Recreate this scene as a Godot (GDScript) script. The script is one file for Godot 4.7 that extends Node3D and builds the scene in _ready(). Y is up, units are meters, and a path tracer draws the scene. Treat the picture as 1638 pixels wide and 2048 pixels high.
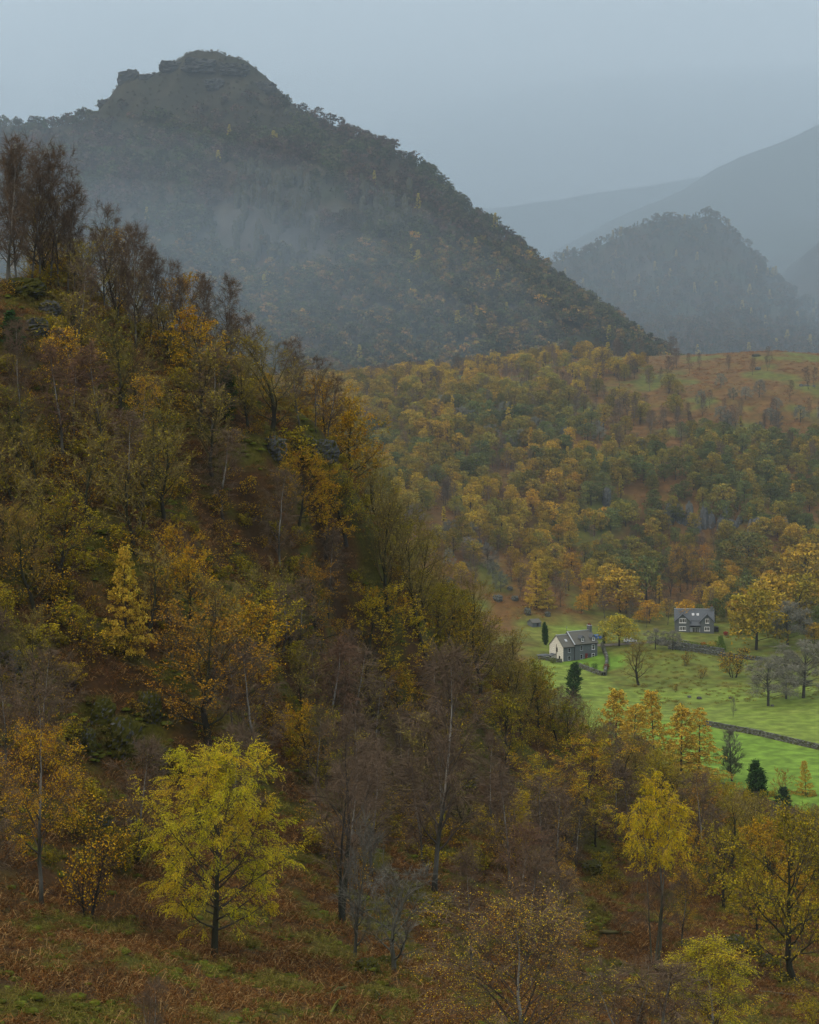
extends Node3D
# An autumn valley: a wooded near hillside, a green valley floor with two houses,
# a bracken hill behind, a wooded mountain, a conical crag and far fells in wet haze.
# World metres, y up; the valley floor lies near y = 5, the viewpoint at y = 96.

var rng := RandomNumberGenerator.new()
var lands := {}
var used_names := {}
var M := {}
var noise_a := FastNoiseLite.new()
var noise_b := FastNoiseLite.new()
var noise_c := FastNoiseLite.new()
var protos := {}

func _ready() -> void:
	set_camera_and_light()
	set_noise()
	set_materials()
	build_lands()
	build_rocks()
	build_tree_kinds()
	build_named_trees()
	build_near_wood()
	build_hill_wood()
	build_mountain_wood()
	build_ground_cover()
	build_valley()
	build_mist()

func set_camera_and_light() -> void:
	var cam := Camera3D.new()
	cam.name = "camera"
	cam.fov = 30.0
	cam.near = 1.0
	cam.far = 12000.0
	cam.position = Vector3(0, 96, 0)
	cam.rotation_degrees = Vector3(-3.952, 0, 0)
	add_child(cam)
	cam.current = true
	var env := Environment.new()
	env.background_mode = Environment.BG_SKY
	var sky := Sky.new()
	var psm := ProceduralSkyMaterial.new()
	psm.sky_top_color = Color(0.90, 0.93, 0.95)
	psm.sky_horizon_color = Color(0.605, 0.66, 0.705)
	psm.sky_curve = 0.5
	psm.ground_bottom_color = Color(0.2, 0.2, 0.17)
	psm.ground_horizon_color = Color(0.5, 0.56, 0.6)
	psm.sun_angle_max = 1.0
	var veil := NoiseTexture2D.new()
	veil.width = 1024
	veil.height = 512
	veil.seamless = true
	var vn := FastNoiseLite.new()
	vn.seed = 8
	vn.frequency = 0.012
	vn.fractal_octaves = 5
	vn.domain_warp_enabled = true
	vn.domain_warp_amplitude = 40.0
	veil.noise = vn
	var vg := Gradient.new()
	vg.set_color(0, Color(1, 1, 1, 0.0))
	vg.set_color(1, Color(1, 1, 1, 0.1))
	veil.color_ramp = vg
	psm.sky_cover = veil
	sky.sky_material = psm
	env.sky = sky
	env.tonemap_mode = Environment.TONE_MAPPER_LINEAR
	env.tonemap_exposure = 2.0
	env.fog_enabled = true
	env.fog_density = 0.00005
	env.volumetric_fog_enabled = true
	env.volumetric_fog_density = 0.0
	env.fog_light_color = Color(0.9, 0.96, 1.0)
	env.sdfgi_enabled = true
	env.ssao_enabled = true
	env.ssil_enabled = true
	var we := WorldEnvironment.new()
	we.name = "environment"
	we.environment = env
	add_child(we)
	var sun := DirectionalLight3D.new()
	sun.name = "sun"
	sun.light_energy = 0.4
	sun.light_angular_distance = 40.0
	sun.light_color = Color(1.0, 0.96, 0.9)
	sun.shadow_enabled = true
	sun.rotation_degrees = Vector3(-50, -62, 0)
	add_child(sun)

func set_noise() -> void:
	noise_a.seed = 11
	noise_a.frequency = 0.05
	noise_a.fractal_octaves = 4
	noise_b.seed = 23
	noise_b.frequency = 0.011
	noise_b.fractal_octaves = 3
	noise_c.seed = 37
	noise_c.frequency = 0.35
	noise_c.fractal_octaves = 3

# ------------------------------------------------------------------ naming
func numbered(called: String) -> String:
	var n: int = used_names.get(called, 0)
	used_names[called] = n + 1
	return called if n == 0 else "%s_%03d" % [called, n]

func tag(o: Node3D, label: String, category: String, group := "", kind := "") -> void:
	if label: o.set_meta("label", label)
	if category: o.set_meta("category", category)
	if group: o.set_meta("group", group)
	if kind: o.set_meta("kind", kind)

func thing(called: String, at: Vector3, turn := 0.0) -> Node3D:
	var o := Node3D.new()
	o.name = numbered(called)
	add_child(o)
	o.position = at
	o.rotation.y = turn
	return o

func part(called: String, mesh: Mesh, material: Material, parent: Node3D) -> MeshInstance3D:
	var o := MeshInstance3D.new()
	o.name = called
	o.mesh = mesh
	o.material_override = material
	parent.add_child(o, true)
	return o

func single(called: String, mesh: Mesh, material: Material, at := Vector3.ZERO) -> MeshInstance3D:
	var o := MeshInstance3D.new()
	o.name = numbered(called)
	o.mesh = mesh
	o.material_override = material
	add_child(o)
	o.position = at
	return o

func scatter(called: String, mesh: Mesh, material: Material, places: Array, tints: Array, label: String, category: String) -> void:
	if places.is_empty(): return
	var mm := MultiMesh.new()
	mm.transform_format = MultiMesh.TRANSFORM_3D
	mm.use_colors = true
	mm.mesh = mesh
	mm.instance_count = places.size()
	for i in places.size():
		mm.set_instance_transform(i, places[i])
		mm.set_instance_color(i, tints[i])
	var o := MultiMeshInstance3D.new()
	o.name = numbered(called)
	o.multimesh = mm
	o.material_override = material
	add_child(o)
	tag(o, label, category, "", "stuff")

# ------------------------------------------------------------------ materials
func grain(freq: float, low: float, high: float, seed_: int, size := 256) -> NoiseTexture2D:
	var t := NoiseTexture2D.new()
	t.width = size
	t.height = size
	t.seamless = true
	var n := FastNoiseLite.new()
	n.seed = seed_
	n.frequency = freq
	n.fractal_octaves = 5
	t.noise = n
	var g := Gradient.new()
	g.set_color(0, Color(low, low, low))
	g.set_color(1, Color(high, high, high))
	t.color_ramp = g
	return t

func plain(c: Color, rough := 0.9, vertex := false) -> StandardMaterial3D:
	var m := StandardMaterial3D.new()
	m.albedo_color = c.linear_to_srgb()
	m.roughness = rough
	m.metallic_specular = 0.25
	m.vertex_color_use_as_albedo = vertex
	return m

func grained(c: Color, tex: Texture2D, scale: float, rough := 0.95, vertex := false) -> StandardMaterial3D:
	var m := plain(c, rough, vertex)
	m.albedo_texture = tex
	m.uv1_triplanar = true
	m.uv1_world_triplanar = true
	m.uv1_scale = Vector3.ONE * scale
	return m

func leafy(c: Color, through := 0.35) -> StandardMaterial3D:
	var m := plain(c, 0.85, true)
	m.metallic_specular = 0.12
	m.backlight_enabled = true
	m.backlight = Color(through, through, through)
	return m

func set_materials() -> void:
	var fine := grain(0.03, 0.55, 1.0, 5)
	var coarse := grain(0.02, 0.65, 1.0, 9)
	var speck := grain(0.12, 0.5, 1.0, 14)
	var streak := grain(0.05, 0.62, 1.0, 31)
	M.soil = grained(Color.WHITE, fine, 0.35, 1.0, true)
	M.hill = grained(Color.WHITE, coarse, 0.04, 1.0, true)
	M.far = grained(Color.WHITE, coarse, 0.02, 1.0, true)
	M.bark = grained(Color.WHITE, streak, 1.1, 0.95, true)
	M.leaf = leafy(Color.WHITE, 0.4)
	M.leaf_b = leafy(Color(1.1, 0.92, 0.85), 0.4)
	M.leaf_c = leafy(Color(0.72, 0.8, 0.75), 0.4)
	M.needle = leafy(Color.WHITE, 0.15)
	M.bracken = leafy(Color.WHITE, 0.2)
	M.rock = grained(Color.WHITE, speck, 0.5, 0.9, true)
	M.stone = grained(Color.WHITE, speck, 0.8, 0.95, true)
	M.slate = grained(Color(0.13, 0.145, 0.16), speck, 1.5, 0.6)
	M.slate_mossy = grained(Color(0.17, 0.165, 0.14), speck, 0.9, 0.8)
	M.slate_wall = grained(Color(0.18, 0.20, 0.20), speck, 1.3, 0.9)
	M.render = grained(Color(0.80, 0.77, 0.66), coarse, 0.5, 0.9)
	M.white = plain(Color(0.72, 0.72, 0.7), 0.5)
	M.dark_wood = plain(Color(0.03, 0.028, 0.025), 0.7)
	M.red_paint = plain(Color(0.12, 0.02, 0.015), 0.5)
	M.lead = plain(Color(0.32, 0.34, 0.36), 0.5)
	M.metal_grey = plain(Color(0.06, 0.06, 0.062), 0.5)
	M.tyre = plain(Color(0.015, 0.015, 0.016), 0.9)
	M.blue = plain(Color(0.03, 0.10, 0.32), 0.5)
	M.track = grained(Color(0.22, 0.19, 0.15), speck, 0.6, 1.0)
	var glass := StandardMaterial3D.new()
	glass.albedo_color = Color(0.03, 0.035, 0.04)
	glass.roughness = 0.08
	M.glass = glass
	var car := plain(Color(0.78, 0.79, 0.8), 0.25)
	car.clearcoat_enabled = true
	M.car_white = car

func mesh_from(v: PackedVector3Array, c: PackedColorArray, n := PackedVector3Array(), idx := PackedInt32Array()) -> ArrayMesh:
	if n.is_empty():
		# faces that are flat carry their own normal
		n.resize(v.size())
		for i in range(0, v.size(), 3):
			var f := (v[i + 2] - v[i]).cross(v[i + 1] - v[i]).normalized()
			n[i] = f
			n[i + 1] = f
			n[i + 2] = f
	var a := []
	a.resize(Mesh.ARRAY_MAX)
	a[Mesh.ARRAY_VERTEX] = v
	if n.size(): a[Mesh.ARRAY_NORMAL] = n
	if c.size(): a[Mesh.ARRAY_COLOR] = c
	if idx.size(): a[Mesh.ARRAY_INDEX] = idx
	var m := ArrayMesh.new()
	if v.size(): m.add_surface_from_arrays(Mesh.PRIMITIVE_TRIANGLES, a)
	return m

func rf(a: float, b: float) -> float:
	return rng.randf_range(a, b)

func rv() -> Vector3:
	return Vector3(rng.randf_range(-1, 1), rng.randf_range(-1, 1), rng.randf_range(-1, 1))


func mist(called: String, at: Vector3, size: Vector3, density: float, label: String) -> void:
	var f := FogVolume.new()
	f.name = called
	f.shape = RenderingServer.FOG_VOLUME_SHAPE_ELLIPSOID
	f.size = size
	f.position = at
	var m := FogMaterial.new()
	m.density = density
	m.albedo = Color(0.83, 0.925, 1.0)
	f.material = m
	add_child(f)
	tag(f, label, "mist", "", "stuff")

func build_mist() -> void:
	mist("mist", Vector3(0, 150, -2500), Vector3(6400, 1600, 3860), 0.00013, "thin rainy haze filling the valley beyond the bracken hill")
	# the heavy rain haze thins out upwards: shells of different height
	for i in 6:
		mist("rain_haze" if i == 0 else "rain_haze_%03d" % i, Vector3(200, 60, -3900 - 40 * i), Vector3(7000 - 300 * i, 520 + 620 * i, 4600 - 120 * i), 0.00010, "heavy rain haze hiding the far fells")
	mist("mist_001", Vector3(-330, 100, -1180), Vector3(860, 330, 520), 0.00032, "bank of mist before the foot of the wooded mountain")
	mist("mist_002", Vector3(-190, 95, -1090), Vector3(480, 230, 320), 0.00042, "thin wisp of mist drifting below the mountain's cliff")
	mist("mist_003", Vector3(620, 330, -2900), Vector3(1800, 460, 900), 0.0005, "ragged cloud drifting across the long fell")

# survey points of the land: x, z, height
const NEAR_POINTS := [[-21.01, -96, 63.03], [-11.29, -100.8, 61.38], [0, -114, 56.85], [15.48, -134.4, 49.84], [33.62, -153.6, 43.25], [-24.08, -110.4, 63.73], [-21.39, -124.8, 60.87], [-12.82, -123.6, 58.19], [-5.241, -141.6, 55.19], [3.161, -146.4, 51.62], [21.55, -168, 43.7], [34.56, -168, 42.33], [-26.12, -129.6, 63.72], [-20.49, -148.8, 61.34], [-24.34, -156, 63.02], [-22.22, -162, 67.82], [-22.99, -168, 72.14], [-29.87, -148.8, 67.73], [-32.18, -160.8, 73.16], [-34.9, -175.2, 82.7], [-24.84, -182.4, 82.63], [-14.66, -186, 69.58], [-13.57, -199.2, 75.62], [-5.678, -180, 56.01], [-6.708, -213.6, 62.82], [-36.08, -192, 93], [-31.39, -204, 94.41], [-39.86, -201.6, 102.3], [-43.5, -204, 104.5], [-39.4, -213.6, 107.1], [-32.38, -218.4, 102.8], [-24.14, -220.8, 97.72], [-19.7, -216, 93.75], [-15.14, -211.2, 89.38], [-10.34, -220.8, 89.78], [-14.01, -206.4, 85.21], [-11.15, -213.6, 82.03], [-4.459, -246, 74.08], [0.06888, -261.6, 63.7], [8.653, -180, 51.17], [10.93, -228, 47.8], [15.2, -318, 42.37], [6.022, -282, 55.95], [28.54, -336, 30.36], [43.17, -378, 15.07], [39.05, -306, 24.73], [64.26, -384, 8.631], [62.64, -288, 24.27], [87.34, -402, 2.374], [37.99, -216, 36.37], [15.57, -182.4, 47.62], [-47.62, -223.2, 103], [-42.54, -230.4, 104.4], [-35.09, -236.4, 98.46], [-26.01, -237.6, 93.52], [-16.88, -235.2, 84.32], [-11.03, -235.2, 84.94], [-7.49, -240, 80.3], [-14.1, -246, 87.01], [-52.56, -246, 98.56], [-4.135, -266.4, 66.63], [6.411, -300, 50.2], [-18.6, -223.2, 93.67], [-15.11, -223.2, 91.63], [0, 0, 93], [-36, 0, 100.8], [42, 0, 86.4], [0, -48, 72], [-36, -48, 81.6], [48, -48, 60], [96, -72, 30], [-90, -72, 105.6], [-90, -144, 117.6], [-90, -204, 129.6], [-96, -276, 127.2], [-72, -312, 98.4], [-24, -312, 67.2], [-12, -360, 43.2], [-72, -384, 67.2], [84, -216, 21.6], [108, -168, 9.6], [132, -264, 3.6], [84, -420, 3.6], [36, -420, 9.6], [0, -408, 21.6], [-48, -420, 43.2], [132, -408, 3.6], [24, -453.6, 4.8], [-48, -468, 26.4], [-90, -468, 43.2], [156, -72, 14.4]]
const MIDDLE_POINTS := [[92.68, -427.2, 5.682], [68.4, -429.6, 5.175], [100.9, -465.6, 5.669], [78.55, -494.4, 6.028], [115.3, -532.8, 6.148], [67.11, -528, 4.141], [54.34, -540, 4.933], [134.7, -624, 7.371], [108.8, -606, 6.708], [50.8, -600, 7.592], [38.51, -606, 9.928], [69.8, -614.4, 10.37], [97.49, -648, 9.811], [93.92, -624, 9.028], [83.24, -606, 9.928], [118.4, -660, 10.14], [102.8, -684, 12.46], [91.08, -720, 19.49], [68.01, -678, 14.09], [41.14, -648, 12.56], [30.89, -648, 14.28], [50.13, -678, 19.47], [14.31, -672, 25.48], [34.23, -720, 31.84], [73.32, -732, 23.05], [113.2, -768, 27.57], [100.2, -794.4, 50.3], [129.3, -794.4, 49.25], [146.3, -762, 30.11], [153, -798, 43.8], [131.3, -864, 68.94], [94.76, -840, 65.29], [104.1, -924, 86.37], [139.4, -918, 86.43], [149.2, -984, 101.1], [194.5, -1020, 110.6], [175.9, -1020, 108.7], [217.9, -1020, 108.7], [178.7, -936, 91.12], [131, -1044, 109], [102.6, -1032, 108.1], [70.87, -966, 97.26], [45.37, -960, 94.75], [19.93, -942, 93.06], [-4.586, -924, 89.98], [-28.36, -912, 86.49], [-25.6, -822, 65.95], [-3.647, -732, 50.04], [6.716, -828, 70.06], [39.23, -828, 65.73], [36.74, -774, 47.41], [67.7, -780, 47.03], [175.2, -816, 44.77], [157.6, -732, 21.12], [187.7, -876, 68.56], [-144, -504, 12], [-144, -672, 48], [-144, -840, 84], [-144, -960, 88.8], [-360, -840, 72], [-360, -504, 36], [192, -432, 2.4], [312, -480, 3.6], [360, -672, 6], [360, -840, 54], [384, -1032, 114], [120, -1152, 102], [0, -1152, 88.8], [-120, -1152, 84], [300, -1176, 102], [480, -960, 72], [480, -504, 3.6], [72, -414, 4.8], [0, -432, 7.2], [-72, -432, 14.4], [0, -540, 9.6], [-36, -624, 19.2]]
const MOUNTAIN_POINTS := [[-343.3, -1620, 307.2], [-315.8, -1608, 305.6], [-288.7, -1596, 302.8], [-261.8, -1584, 310.6], [-246.4, -1578, 319], [-231.8, -1572, 339.9], [-214.8, -1572, 341.5], [-189.6, -1566, 352.5], [-168.7, -1560, 355.9], [-144, -1554, 350.9], [-119.5, -1548, 338.5], [-107.2, -1542, 322.6], [-70.56, -1524, 301.3], [-22.82, -1494, 274.3], [11.81, -1470, 252.6], [30.51, -1452, 234.3], [52.27, -1428, 212.9], [73.32, -1404, 194.3], [86.48, -1380, 176.2], [99.15, -1356, 162.2], [121.7, -1332, 146.5], [142.2, -1296, 128.4], [156.3, -1272, 112.6], [166.5, -1248, 100.9], [-166.9, -1542, 326.5], [-226.1, -1536, 302.1], [-103.6, -1488, 280.4], [-136.5, -1428, 262], [-95.4, -1422, 257.7], [-127.7, -1332, 185.8], [-75.49, -1326, 178.5], [-105.2, -1356, 218.8], [-193.6, -1440, 256], [-268.4, -1440, 245], [-242.2, -1296, 176.7], [-168.5, -1248, 160.8], [-100.7, -1212, 140.1], [-42.24, -1368, 216.4], [-38.64, -1248, 160.8], [-35.37, -1140, 119.7], [10.54, -1308, 177.4], [25.32, -1200, 133.4], [61.05, -1296, 156.6], [73.7, -1224, 124.6], [106.7, -1236, 120.1], [-63.08, -1104, 107.5], [-89.92, -1080, 101.6], [0.2912, -1116, 107.6], [-151.1, -1116, 113.4], [-250.9, -1176, 132.7], [54.4, -1152, 108], [119.3, -1200, 103.8], [-408, -2040, 180], [-120, -2040, 180], [120, -1920, 144], [240, -1560, 72], [-600, -1680, 276], [-600, -1260, 144], [-600, -1032, 84], [-240, -1008, 81.6], [0, -1008, 79.2], [168, -1260, 86.4], [312, -1380, 48], [288, -1680, 24], [-420, -1776, 228], [-540, -1776, 228], [-300, -1776, 258], [-180, -1776, 258], [-144, -1716, 240], [-60, -1680, 204], [60, -1656, 132], [120, -1560, 102]]
const CRAG_POINTS := [[171, -2340, 235.6], [202.4, -2352, 245.4], [227.9, -2364, 257.2], [246.9, -2370, 266.8], [291.3, -2382, 286], [316.8, -2388, 295.1], [330.4, -2388, 290.2], [354, -2388, 293.9], [380, -2388, 298.2], [391.5, -2382, 284.2], [420.5, -2376, 253.1], [437.1, -2364, 227.9], [451.3, -2340, 205.4], [467.4, -2328, 185.5], [531.5, -2616, 235.2], [561.9, -2640, 270.5], [631.5, -2700, 319.8], [285.3, -2280, 214.3], [352.7, -2256, 213.1], [295.5, -2136, 162.6], [347.2, -2112, 161.9], [216.6, -2184, 186.8], [222.5, -1980, 132.1], [351.6, -1980, 132.1], [435.7, -2040, 127.8], [72, -2040, 72], [72, -2520, 48], [240, -2700, 96], [408, -2700, 132], [672, -2040, 72], [576, -2340, 96], [120, -1800, 72], [420, -1740, 72], [720, -1740, 72], [360, -2580, 132]]
const FELL_POINTS := [[244.3, -3600, 320.1], [295.8, -3660, 350.3], [368, -3720, 389.9], [471.8, -3780, 436.5], [548.7, -3840, 475.5], [637.6, -3900, 531.5], [738.1, -3900, 569.4], [826.4, -3900, 609.4], [405.1, -3240, 297.7], [511.8, -3120, 290.2], [714.1, -3360, 391.7], [613.6, -2880, 245.5], [543.5, -2940, 275.2], [593.3, -3000, 294.3], [638.3, -3000, 309.8], [1080, -3960, 672], [1440, -3840, 600], [240, -4320, 120], [600, -4680, 180], [1080, -4800, 360], [360, -2940, 72], [720, -2700, 72], [1080, -2700, 144], [1440, -3120, 300], [120, -3360, 72]]
const FAR_FELL_POINTS := [[45.39, -5640, 563.4], [264.9, -5640, 595.3], [440.4, -5640, 624.4], [630.4, -5640, 650.4], [784.7, -5700, 678.3], [942, -5760, 706.6], [376.8, -5160, 443.8], [-360, -5640, 300], [1440, -6000, 720], [0, -4920, 96], [480, -4860, 96], [1080, -5040, 240], [360, -6480, 240], [1200, -6600, 360], [-360, -6480, 96], [-360, -4920, 96]]

# kind, form, variant, x, z, height, breadth, turn, leaf, label
const NAMED_TREES := [
	["birch_tree", "hero_birch", 0, -12.9, -123.1, 12.6, 1.12, 20, "leaf", "broad birch in full bright yellow-green leaf, alone above the bracken"],
	["birch_tree", "left_birch", 0, -23.6, -120.6, 14.5, 0.95, 40, "leaf", "tall birch with hanging golden leaves in the middle and a bare top"],
	["thorn_tree", "thorn_bush", 0, -21.4, -124.6, 5.4, 0.90, 0, "leaf", "small dark forked thorn tree with a few orange leaves"],
	["birch_tree", "bare_birch", 2, -26.0, -115.7, 10.1, 1.10, 0, "leaf", "bare leaning tree next to the golden-leaved birch"],
	["alder_tree", "twin_alder", 0, -5.2, -141.2, 14.9, 1.00, 90, "leaf", "big bare dark tree with two upright stems and a flared foot"],
	["ash_tree", "grey_oak", 0, -3.9, -132.9, 9.5, 0.50, 10, "leaf", "slender lichen-grey bare tree rooted on the mossy bank"],
	["ash_tree", "grey_oak", 1, -1.0, -128.3, 6.9, 1.20, 80, "leaf", "wide bare tree with pale lichen-grey twigs above the fallen branches"],
	["birch_tree", "bare_birch", 0, 2.1, -160.6, 20.3, 0.90, 0, "leaf", "very tall bare birch with a long pale upper trunk"],
	["birch_tree", "bare_birch", 1, 4.7, -139.2, 9.8, 0.80, 50, "leaf", "slender white-stemmed bare birch beside the lichen-grey tree"],
	["birch_tree", "bare_birch", 3, 7.8, -178.0, 10.9, 0.80, 140, "leaf", "slim bare birch with one pale stem above the olive-gold oak"],
	["oak_tree", "ochre_oak", 0, 9.9, -174.9, 6.2, 1.20, 0, "leaf", "small olive-gold leafy oak beside a mossy pale birch stem"],
	["birch_tree", "patchy_birch", 0, 18.9, -223.8, 13.7, 1.50, 10, "leaf", "many-stemmed birch with gold leaf patches on its sides and a bare purple middle"],
	["birch_tree", "gold_birch", 1, 12.8, -159.8, 7.0, 1.20, 0, "leaf", "low birch with dull gold leaves beside the fallen log"],
	["birch_tree", "spotted_birch", 0, 6.3, -106.3, 10.0, 1.60, 0, "leaf", "large purple-twigged birch speckled with small yellow leaves"],
	["birch_tree", "lime_birch", 0, 20.3, -125.1, 9.0, 1.35, 0, "leaf", "yellow-green birch crown over the bracken bank"],
	["birch_tree", "topped_birch", 0, 21.8, -167.1, 18.0, 0.95, 30, "leaf", "tall many-stemmed birch with yellow foliage only in its upper half"],
	["birch_tree", "gold_birch", 2, 25.2, -173.3, 7.5, 1.10, 200, "leaf", "leaning birch with thin gold leaves and white limbs"],
	["birch_tree", "bare_birch", 4, 35.2, -220.3, 13.2, 1.10, 20, "leaf", "dark-trunked bare birch with white side limbs"],
	["oak_tree", "ochre_oak", 1, 36.7, -198.1, 6.2, 1.35, 60, "leaf", "small spreading oak in yellow leaf above the mossy boulders"],
	["oak_tree", "olive_oak", 0, 34.3, -166.5, 14.3, 1.00, 0, "leaf", "large oak with a straight dark trunk and thin olive leaves"],
	["oak_tree", "olive_oak", 1, 30.5, -136.9, 6.3, 1.20, 0, "leaf", "olive-leaved oak crown below the straight dark trunk"],
	["birch_tree", "stemmed_birch", 0, 13.7, -113.2, 8.2, 1.60, 0, "leaf", "bare purple birch crown in front of the yellow-topped birch"],
	["birch_tree", "stemmed_birch", 1, -13.1, -94.4, 4.0, 0.90, 0, "leaf", "small bare birch with forked white stems in the bracken"],
	["larch_tree", "larch", 0, -24.9, -166.4, 9.9, 0.85, 0, "leaf", "golden larch standing among dark bare oaks on the slope"],
	["oak_tree", "russet_oak", 0, -17.2, -162.6, 10.8, 1.35, 0, "leaf", "broad orange-brown oak above the dark mossy crag"],
	["oak_tree", "ochre_oak", 2, -4.2, -215.8, 13.0, 1.35, 30, "leaf", "broad oak in bright yellow-olive leaf on the middle slope"],
	["oak_tree", "russet_oak", 1, -9.4, -200.0, 8.6, 1.25, 0, "leaf", "rusty brown oak uphill of the bright yellow-olive oak"],
	["oak_tree", "bare_oak", 0, -15.1, -210.2, 11.1, 1.25, 0, "leaf", "spreading oak with crooked limbs growing on the skyline rock"],
	["oak_tree", "bare_oak", 1, -17.3, -207.2, 7.6, 1.00, 70, "leaf", "small crooked oak behind the skyline rock"],
	["ash_tree", "bare_oak", 2, -2.3, -221.6, 15.9, 0.80, 0, "leaf", "tall bare ash standing against the hazy valley"],
	["oak_tree", "bare_oak", 3, 2.2, -227.2, 15.4, 1.00, 0, "leaf", "olive-twigged bare oak next to the tall bare ash"],
	["oak_tree", "bare_oak", 4, 9.0, -241.0, 14.5, 1.00, 0, "leaf", "tan-twigged bare oak at the edge of the slope above the cottage"],
	["oak_tree", "olive_oak", 2, -7.4, -218.4, 9.0, 1.30, 0, "leaf", "olive-green leafy oak below the skyline rock"],
	["oak_tree", "ochre_oak", 3, -11.9, -206.6, 7.8, 1.20, 0, "leaf_b", "gold-leaved oak tucked under the skyline rock"],
	["birch_tree", "bare_birch", 5, -37.2, -183.8, 12.5, 0.90, 0, "leaf", "bare birch with a crooked white trunk on the upper slope"],
	["holly_bush", "cypress", 0, -40.4, -196.1, 4.3, 2.00, 0, "needle", "dark evergreen holly below the grassy crag"],
	["holly_bush", "cypress", 1, -20.0, -206.9, 5.9, 1.60, 0, "needle", "dark green evergreen bush beside the skyline oak"],
	["cypress_tree", "cypress", 0, 73.2, -396.0, 11.2, 1.40, 0, "needle", "dense dark green conical cypress at the edge of the field"],
	["spruce_tree", "spruce", 0, 77.0, -390.0, 7.3, 1.70, 0, "needle", "blue-black spruce next to the conical cypress"],
	["spruce_tree", "spruce", 1, 67.9, -314.4, 6.8, 1.20, 0, "needle", "low dark spruce beside the golden larch"],
	["larch_tree", "larch", 1, 87.0, -414.0, 10.0, 0.95, 0, "leaf", "golden larch with layered boughs beside the dark spruces"],
	["oak_tree", "russet_oak", 2, 82.0, -414.0, 6.9, 1.00, 0, "leaf_b", "rust-red tree between the cypress and the golden larch"],
	["larch_tree", "larch", 2, 64.6, -422.4, 19.2, 1.35, 0, "leaf", "golden larch standing furthest out toward the field"],
	["larch_tree", "larch", 0, 60.2, -418.8, 19.3, 1.45, 60, "leaf", "golden larch close behind the one furthest out"],
	["larch_tree", "larch", 1, 52.5, -405.6, 22.8, 1.10, 90, "leaf", "pale golden larch below the spreading field tree"],
	["larch_tree", "larch", 2, 47.1, -396.0, 18.7, 1.60, 200, "leaf", "thin golden larch in the middle of the larch row"],
	["larch_tree", "larch", 0, 43.9, -402.0, 20.6, 1.30, 130, "leaf", "brown-gold larch at the cottage end of the larch row"],
	["birch_tree", "bare_birch", 0, -43.2, -205.9, 16.3, 0.75, 0, "leaf", "bare purple-brown birch in the skyline row above the bracken"],
	["birch_tree", "bare_birch", 3, -43.2, -208.3, 12.7, 0.75, 47, "leaf", "bare purple-brown birch in the skyline row above the bracken"],
	["birch_tree", "bare_birch", 1, -42.4, -207.8, 14.6, 0.75, 94, "leaf", "bare purple-brown birch in the skyline row above the bracken"],
	["birch_tree", "bare_birch", 2, -41.3, -209.7, 15.1, 0.75, 141, "leaf", "bare purple-brown birch in the skyline row above the bracken"],
	["birch_tree", "bare_birch", 3, -40.4, -210.0, 13.8, 0.75, 188, "leaf", "bare purple-brown birch in the skyline row above the bracken"],
	["birch_tree", "bare_birch", 4, -39.5, -210.4, 15.6, 0.75, 235, "leaf", "bare purple-brown birch in the skyline row above the bracken"],
	["birch_tree", "bare_birch", 5, -38.5, -211.0, 13.7, 0.75, 282, "leaf", "bare purple-brown birch in the skyline row above the bracken"],
	["birch_tree", "bare_birch", 0, -37.6, -211.1, 12.0, 0.75, 329, "leaf", "bare purple-brown birch in the skyline row above the bracken"],
	["birch_tree", "bare_birch", 1, -36.8, -211.3, 10.3, 0.75, 376, "leaf", "bare purple-brown birch in the skyline row above the bracken"],
	["birch_tree", "bare_birch", 2, -35.2, -211.5, 8.9, 0.75, 423, "leaf", "bare purple-brown birch in the skyline row above the bracken"],
	["birch_tree", "bare_birch", 3, -33.9, -214.1, 12.5, 0.75, 470, "leaf", "bare purple-brown birch in the skyline row above the bracken"],
	["birch_tree", "bare_birch", 4, -32.7, -214.9, 9.6, 0.75, 517, "leaf", "bare purple-brown birch in the skyline row above the bracken"],
	["birch_tree", "bare_birch", 5, -31.7, -216.6, 11.3, 0.75, 564, "leaf", "bare purple-brown birch in the skyline row above the bracken"],
	["birch_tree", "bare_birch", 0, -30.4, -213.0, 13.3, 0.75, 611, "leaf", "bare purple-brown birch in the skyline row above the bracken"],
	["birch_tree", "bare_birch", 1, -29.3, -216.6, 11.2, 0.75, 658, "leaf", "bare purple-brown birch in the skyline row above the bracken"],
	["birch_tree", "bare_birch", 2, -28.2, -217.6, 10.9, 0.75, 705, "leaf", "bare purple-brown birch in the skyline row above the bracken"],
	["birch_tree", "bare_birch", 3, -26.9, -217.8, 10.9, 0.75, 752, "leaf", "bare purple-brown birch in the skyline row above the bracken"],
	["birch_tree", "bare_birch", 4, -25.6, -219.6, 9.2, 0.75, 799, "leaf", "bare purple-brown birch in the skyline row above the bracken"],
	["birch_tree", "bare_birch", 5, -24.1, -219.7, 10.5, 0.75, 846, "leaf", "bare purple-brown birch in the skyline row above the bracken"],
	["birch_tree", "bare_birch", 0, -23.1, -222.2, 10.2, 0.75, 893, "leaf", "bare purple-brown birch in the skyline row above the bracken"],
	["birch_tree", "bare_birch", 1, -21.3, -221.8, 11.7, 0.75, 940, "leaf", "bare purple-brown birch in the skyline row above the bracken"],
	["birch_tree", "bare_birch", 2, -19.7, -221.2, 8.7, 0.75, 987, "leaf", "bare purple-brown birch in the skyline row above the bracken"],
	["birch_tree", "bare_birch", 3, -18.5, -218.8, 8.9, 1.00, 1034, "leaf", "bare purple-brown birch in the skyline row above the bracken"],
	["birch_tree", "bare_birch", 4, -12.5, -217.5, 9.9, 1.00, 1081, "leaf", "bare purple-brown birch in the skyline row above the bracken"],
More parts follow.
